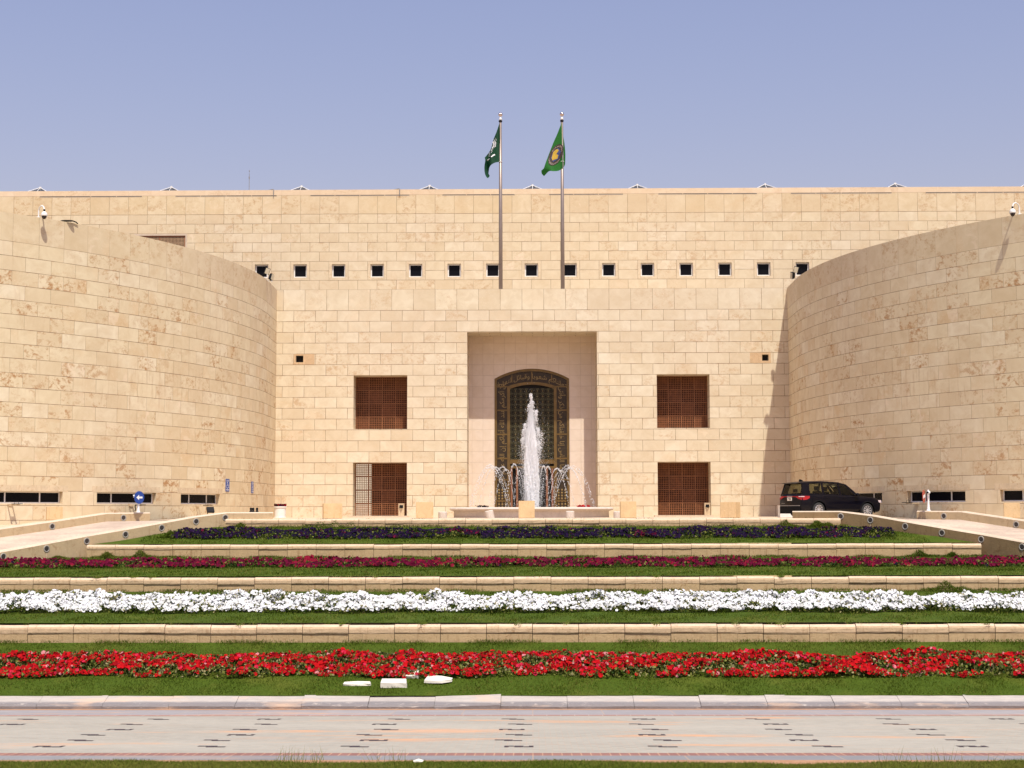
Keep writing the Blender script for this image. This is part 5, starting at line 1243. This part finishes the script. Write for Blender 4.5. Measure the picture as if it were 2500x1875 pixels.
# ------------------------------------------------------------------ flower beds (nobody could count the blooms)
def field(x, y, seed):
    r2 = np.random.default_rng(seed); v = np.zeros_like(x)
    for k in range(14):
        fx, fy, p, a = r2.uniform(.25, 3.2), r2.uniform(.3, 2.5), r2.uniform(0, 6.3), r2.uniform(.4, 1.); v += a*np.sin(fx*x + p)*np.cos(fy*y + p*1.7)/(1+.35*fx)
    return v/np.std(v)
def flower_bed(name, k, x0, x1, y0, y1, H, dens, leafd, size, flow, leaf, seed, cover=.0, accent=None, label=None, leafsize=.05, ragged=.3, mound=.55):
    area = (x1-x0)*(y1-y0)
    def hull(x, y):
        t_ = (y-y0)/(y1-y0); e0 = .10*field(x, x*0, seed+5); t2 = np.clip(t_ + e0*ragged, -.05, 1.05)
        h = H*(1-mound*np.abs(2*t2-1)**2.2)*(.80+.20*np.clip(.6*field(x, y*1.5, seed+1) + .6*field(x*3.1, y*3, seed+31), -1.8, 1.8)*.9); return np.maximum(h, .05), (t2 > -.02) & (t2 < 1.02)
    n = int(area*dens); x = rng.uniform(x0, x1, n); y = rng.uniform(y0, y1, n); h, ok = hull(x, y)
    # blooms gather into clumps with gaps of leaf between
    ok &= (field(x*2.3, y*3.2, seed+2) + rng.normal(0, .55, n)) > cover
    x, y, h = x[ok], y[ok], h[ok]; n = len(x); z = lawn_z(k, y) + h*rng.uniform(.62, 1.14, n)
    tt = (y-y0)/(y1-y0); N_ = np.stack([rng.normal(0, .45, n), -.55+ (tt-.4)*.8 + rng.normal(0, .35, n), np.full(n, .75)], 1); N_ /= np.linalg.norm(N_, axis=1)[:, None]
    ax = np.cross(N_, np.stack([rng.normal(0, .3, n), np.ones(n), rng.normal(0, .3, n)], 1)); ax /= np.linalg.norm(ax, axis=1)[:, None]; ay = np.cross(N_, ax)
    s = size*rng.uniform(.65, 1.15, n); P = np.stack([x, y, z], 1)
    m = 10; th = 2*PI*np.arange(m)/m; rr = np.where(np.arange(m) % 2 == 0, 1., .86)
    per = P[:, None, :] + s[:, None, None]*(rr*np.cos(th))[None, :, None]*ax[:, None, :] + s[:, None, None]*(rr*np.sin(th))[None, :, None]*ay[:, None, :]
    per = per + (rng.normal(0, .16, (n, m))*s[:, None])[:, :, None]*N_[:, None, :]
    cen = P - N_*(s*.35)[:, None]
    V = np.concatenate([per, cen[:, None, :]], 1).reshape(-1, 3)
    tri = np.stack([np.full(m, m), np.arange(m), (np.arange(m)+1) % m], 1); F = (tri[None] + (m+1)*np.arange(n)[:, None, None]).reshape(-1, 3)
    w = np.array([q[1] for q in flow]); w = w/w.sum(); base = rng.choice(len(flow), n, p=w)
    if accent is not None:
        f = field(x*.55, y*.3, seed+9); a = f + rng.normal(0, .25, n) > accent[1]; base = np.where(a, rng.choice(accent[0], n), base)
    mats = [M[q[0]] for q in flow] + [M[q] for q in leaf]
    mi = np.repeat(base, m)
    # leaves
    nl = int(area*leafd); x = rng.uniform(x0, x1, nl); y = rng.uniform(y0, y1, nl); h, ok = hull(x, y); x, y, h = x[ok], y[ok], h[ok]; nl = len(x)
    z = lawn_z(k, y) + h*np.sqrt(rng.uniform(.0, 1.05, nl)); D = rng.normal(0, 1, (nl, 3)) + np.array([0, -.1, .7]); D /= np.linalg.norm(D, axis=1)[:, None]
    sd = np.cross(D, rng.normal(0, 1, (nl, 3))); sd /= np.linalg.norm(sd, axis=1)[:, None]
    L = leafsize*rng.uniform(.6, 1.5, nl); P = np.stack([x, y, z], 1); wv = (L*rng.uniform(.2, .42, nl))[:, None]*sd
    a_, b_, c_ = P - D*L[:, None]*.5, P + wv, P + D*L[:, None]*.5; d_ = P - wv
    V2 = np.stack([a_, b_, c_, d_], 1).reshape(-1, 3); F2 = np.array([(0, 1, 2), (0, 2, 3)])[None] + 4*np.arange(nl)[:, None, None] + len(V)
    ml = np.repeat(rng.integers(len(flow), len(mats), nl), 2)
    o = quads_mesh(name, np.concatenate([V, V2]), np.concatenate([F, F2.reshape(-1, 3)]), mats, np.concatenate([mi, ml]), 'stuff')
    return tag(o, label, 'flowers')
flower_bed('red_flowers', 1, -20, 20, 38.55, 40.05, .30, 380, 700, .060, [('red_petal', 5), ('deep_red_petal', 4.5), ('pink_petal', 1.1), ('pale_pink_petal', .35)], ['leaf_green', 'leaf_light', 'leaf_dark', 'leaf_light', 'straw'], 3, -.05, None, 'bed of bright red flowers with yellow green leaves nearest the road', .075, .7)
flower_bed('white_flowers', 2, -22, 22, 44.0, 46.3, .46, 460, 420, .049, [('white_petal', 5), ('cream_petal', 1.)], ['leaf_green', 'leaf_dark', 'straw', 'leaf_light'], 8, -.80, None, 'dense mounded bed of white flowers between two low walls', .075, .4)
flower_bed('magenta_flowers', 3, -20.2, 24, 56.6, 59.2, .30, 130, 230, .075, [('magenta_petal', 4), ('wine_petal', 2.6), ('rose_petal', 1.2), ('violet_petal', .05)], ['leaf_green', 'leaf_light', 'leaf_dark'], 14, -.35, ([2], 1.7), 'bed of magenta flowers above the white ones', .09, .6)
flower_bed('violet_flowers', 3, -21.6, -20.0, 56.6, 58.6, .38, 150, 300, .07, [('violet_petal', 3), ('purple_petal', 2)], ['leaf_dark', 'leaf_green'], 15, -.8, None, 'small clump of dark violet flowers at one end of the magenta bed', .09, .4)
flower_bed('purple_flowers', 4, -15.75, 15.75, 67.0, 68.7, .30, 170, 330, .075, [('purple_petal', 4), ('violet_petal', 4), ('plum_petal', 1.0), ('magenta_petal', .12)], ['leaf_green', 'leaf_light', 'leaf_dark'], 21, -.45, ([3, 2], 1.75), 'bed of dark purple flowers below the terrace edge', .09, .55)

# ------------------------------------------------------------------ grass blades
for nm, c in (('grass_a', (.064, .102, .005)), ('grass_b', (.108, .148, .012)), ('grass_c', (.046, .072, .002)), ('grass_d', (.16, .15, .03)), ('grass_e', (.16, .175, .025))):
    t = NT(nm); tr = t.n('ShaderNodeBsdfTranslucent'); t.setin(tr, 0, c); ms = t.n('ShaderNodeMixShader'); ms.inputs[0].default_value = .3; t.fin(c, .8, Specular_IOR_Level=.15)
    t.l(t.b.outputs[0], ms.inputs[1]); t.l(tr.outputs[0], ms.inputs[2]); t.l(ms.outputs[0], t.out.inputs[0]); M[nm] = t.m
def blades(name, X, Y, Z, h, w, mats, wts, label, lean=.6):
    n = len(X); a = rng.uniform(0, 2*PI, n); d = np.stack([np.cos(a), np.sin(a)], 1); hh = h*rng.uniform(.55, 1.3, n); ww = w*rng.uniform(.7, 1.3, n)
    P = np.stack([X, Y, Z], 1); b0 = P.copy(); b0[:, :2] += d*ww[:, None]/2; b1 = P.copy(); b1[:, :2] -= d*ww[:, None]/2
    l = rng.normal(0, lean, (n, 2)); t_ = P.copy(); t_[:, :2] += l*hh[:, None]; t_[:, 2] += hh
    V = np.stack([b0, b1, t_], 1).reshape(-1, 3); wts = np.array(wts)/sum(wts)
    # tone drifts in patches
    f = field(X*.6, Y*.9, 77); u = np.clip(rng.uniform(0, 1, n) + .15*f, 0, .999); mi = np.searchsorted(np.cumsum(wts), u)
    mi = np.minimum(mi, len(mats)-1)
    return tag(quads_mesh(name, V, np.arange(3*n).reshape(n, 3), [M[m] for m in mats], mi, 'stuff'), label, 'grass')
def lawn_pts(k, n, y0, y1, xmax=99):
    Y = rng.uniform(y0, y1, n); X = rng.uniform(-1, 1, n)*np.minimum(xmax, np.interp(Y, [p[1] for p in RAMP][::-1], [p[0] for p in RAMP][::-1]) - .12)
    return X, Y, lawn_z(k, Y) + bumpz(X, Y) - .01
GM = ['grass_c', 'grass_a', 'grass_b', 'grass_e', 'grass_d']; GW = [3, 4, 2.5, .8, .5]
def lawn_grass(k, n, y0, y1, xm, h, w, lab, tufts):
    X, Y, Z = lawn_pts(k, n, y0, y1, xm); xs = [X]; ys = [Y]; zs = [Z]
    L = LAWNS[k]
    # shaggy growth at the foot of the wall above
    m = int(n*.12); X = rng.uniform(-min(xm, xlim(L[0][0])-.3), min(xm, xlim(L[0][0])-.3), m); keep = field(X*1.5, X*0, k+40) + rng.normal(0, .5, m) > .0; X = X[keep]; Y = L[0][0] - np.abs(rng.normal(0, .12, len(X))); Z = lawn_z(k, Y)
    xs.append(X); ys.append(Y); zs.append(Z + rng.uniform(0, .06, len(X)))
    for (tx, ty, r, tn) in tufts:
        X = tx+np.clip(rng.normal(0, r*.6, tn*2), -1.5*r, 1.5*r); Y = ty+rng.normal(0, .12, tn*2); xs.append(X); ys.append(Y); zs.append(lawn_z(k, Y)+rng.uniform(0, 1, tn*2)*min(.34, r*.6)*np.exp(-((X-tx)/r*1.3)**2)*(.7+.3*np.sin(X*9)))
    blades('lawn_grass', np.concatenate(xs), np.concatenate(ys), np.concatenate(zs), h, w, GM, GW, lab)
lawn_grass(1, 110000, 37.5, 41.1, 17.5, .06, .014, 'short green lawn around the red flowers', [])
lawn_grass(2, 90000, 41.75, 50.9, 21, .065, .02, 'short green lawn around the white flowers', [(13.5, 50.6, .8, 900)])
lawn_grass(3, 90000, 51.55, 65.4, 25, .07, .026, 'short green lawn around the magenta flowers', [(-17.9, 65.0, .42, 1500), (-16.5, 65.1, .6, 700), (17.6, 65.1, .3, 500), (16.3, 65.2, .5, 500), (-19.8, 64.5, .3, 400)])
lawn_grass(4, 40000, 66.05, 69.9, 17, .07, .026, 'short green lawn around the purple flowers', [(13.0, 69.6, .6, 1400), (-13.3, 69.5, .5, 900), (11.4, 69.6, .6, 600), (-15.8, 67.4, .5, 500), (-9, 69.6, 2., 500)])
n = 90000; X = rng.uniform(-9.5, 9.5, n); E_ = np.array([near_edge(x) for x in X]); Y = E_ - np.abs(rng.uniform(0, 1, n))**1.0*1.6 + rng.normal(0, .02, n)
blades('near_grass', X, Y, zr(Y)+.03, .038, .009, ['grass_a', 'grass_b', 'grass_e', 'grass_d'], [1.3, 2., 3., 3.2], 'coarse yellowing grass along the near edge of the road', .8)
# thin weeds on the sand edge
X = np.concatenate([rng.normal(c, s_, n_) for c, s_, n_ in ((-3.65, .13, 46), (-3.25, .06, 22), (6.2, .5, 60), (-2.2, .2, 25))]); Y = near_edge(0)+rng.normal(.12, .10, len(X))
blades('tall_weed', X, Y, zr(Y), .22, .008, ['grass_e', 'straw', 'grass_b'], [1, 1, 1], 'thin dry weeds growing at the sandy road edge', .3)
# weeds rooted in the wall joints
xs, ys, zs = [], [], []
for (y, zt, ch, zb, xe), lst in zip(WALLS, ([], [(-3, 20)], [(-14.4, 160), (-13.2, 70), (-5.2, 60), (-12.6, 60), (4.1, 110), (8.2, 130), (.2, 30)], [(-5.1, 60), (-2.9, 80), (-7.8, 50), (-.4, 50), (3.3, 60), (6.6, 80), (5.4, 40), (9.8, 70), (.9, 40), (12., 60)])):
    for (x, n_) in lst:
        xs.append(x+rng.normal(0, .05, n_)); ys.append(y + rng.uniform(-.05, .45, n_)); zs.append(zt - .02 - .0*np.ones(n_))
    n_ = 1600; X = rng.uniform(-min(xe, 22), min(xe, 22), n_); k_ = field(X*2.2, X*0, int(y)) > .5; X = X[k_]
    xs.append(X); ys.append(y+.5-np.abs(rng.normal(0, .05, len(X)))); zs.append(np.full(len(X), zt-.03))
blades('wall_weed', np.concatenate(xs), np.concatenate(ys), np.concatenate(zs), .08, .018, ['grass_a', 'grass_b', 'grass_e', 'straw'], [2, 2, 1, .6], 'green weeds rooted in the joints of the low walls', .9)
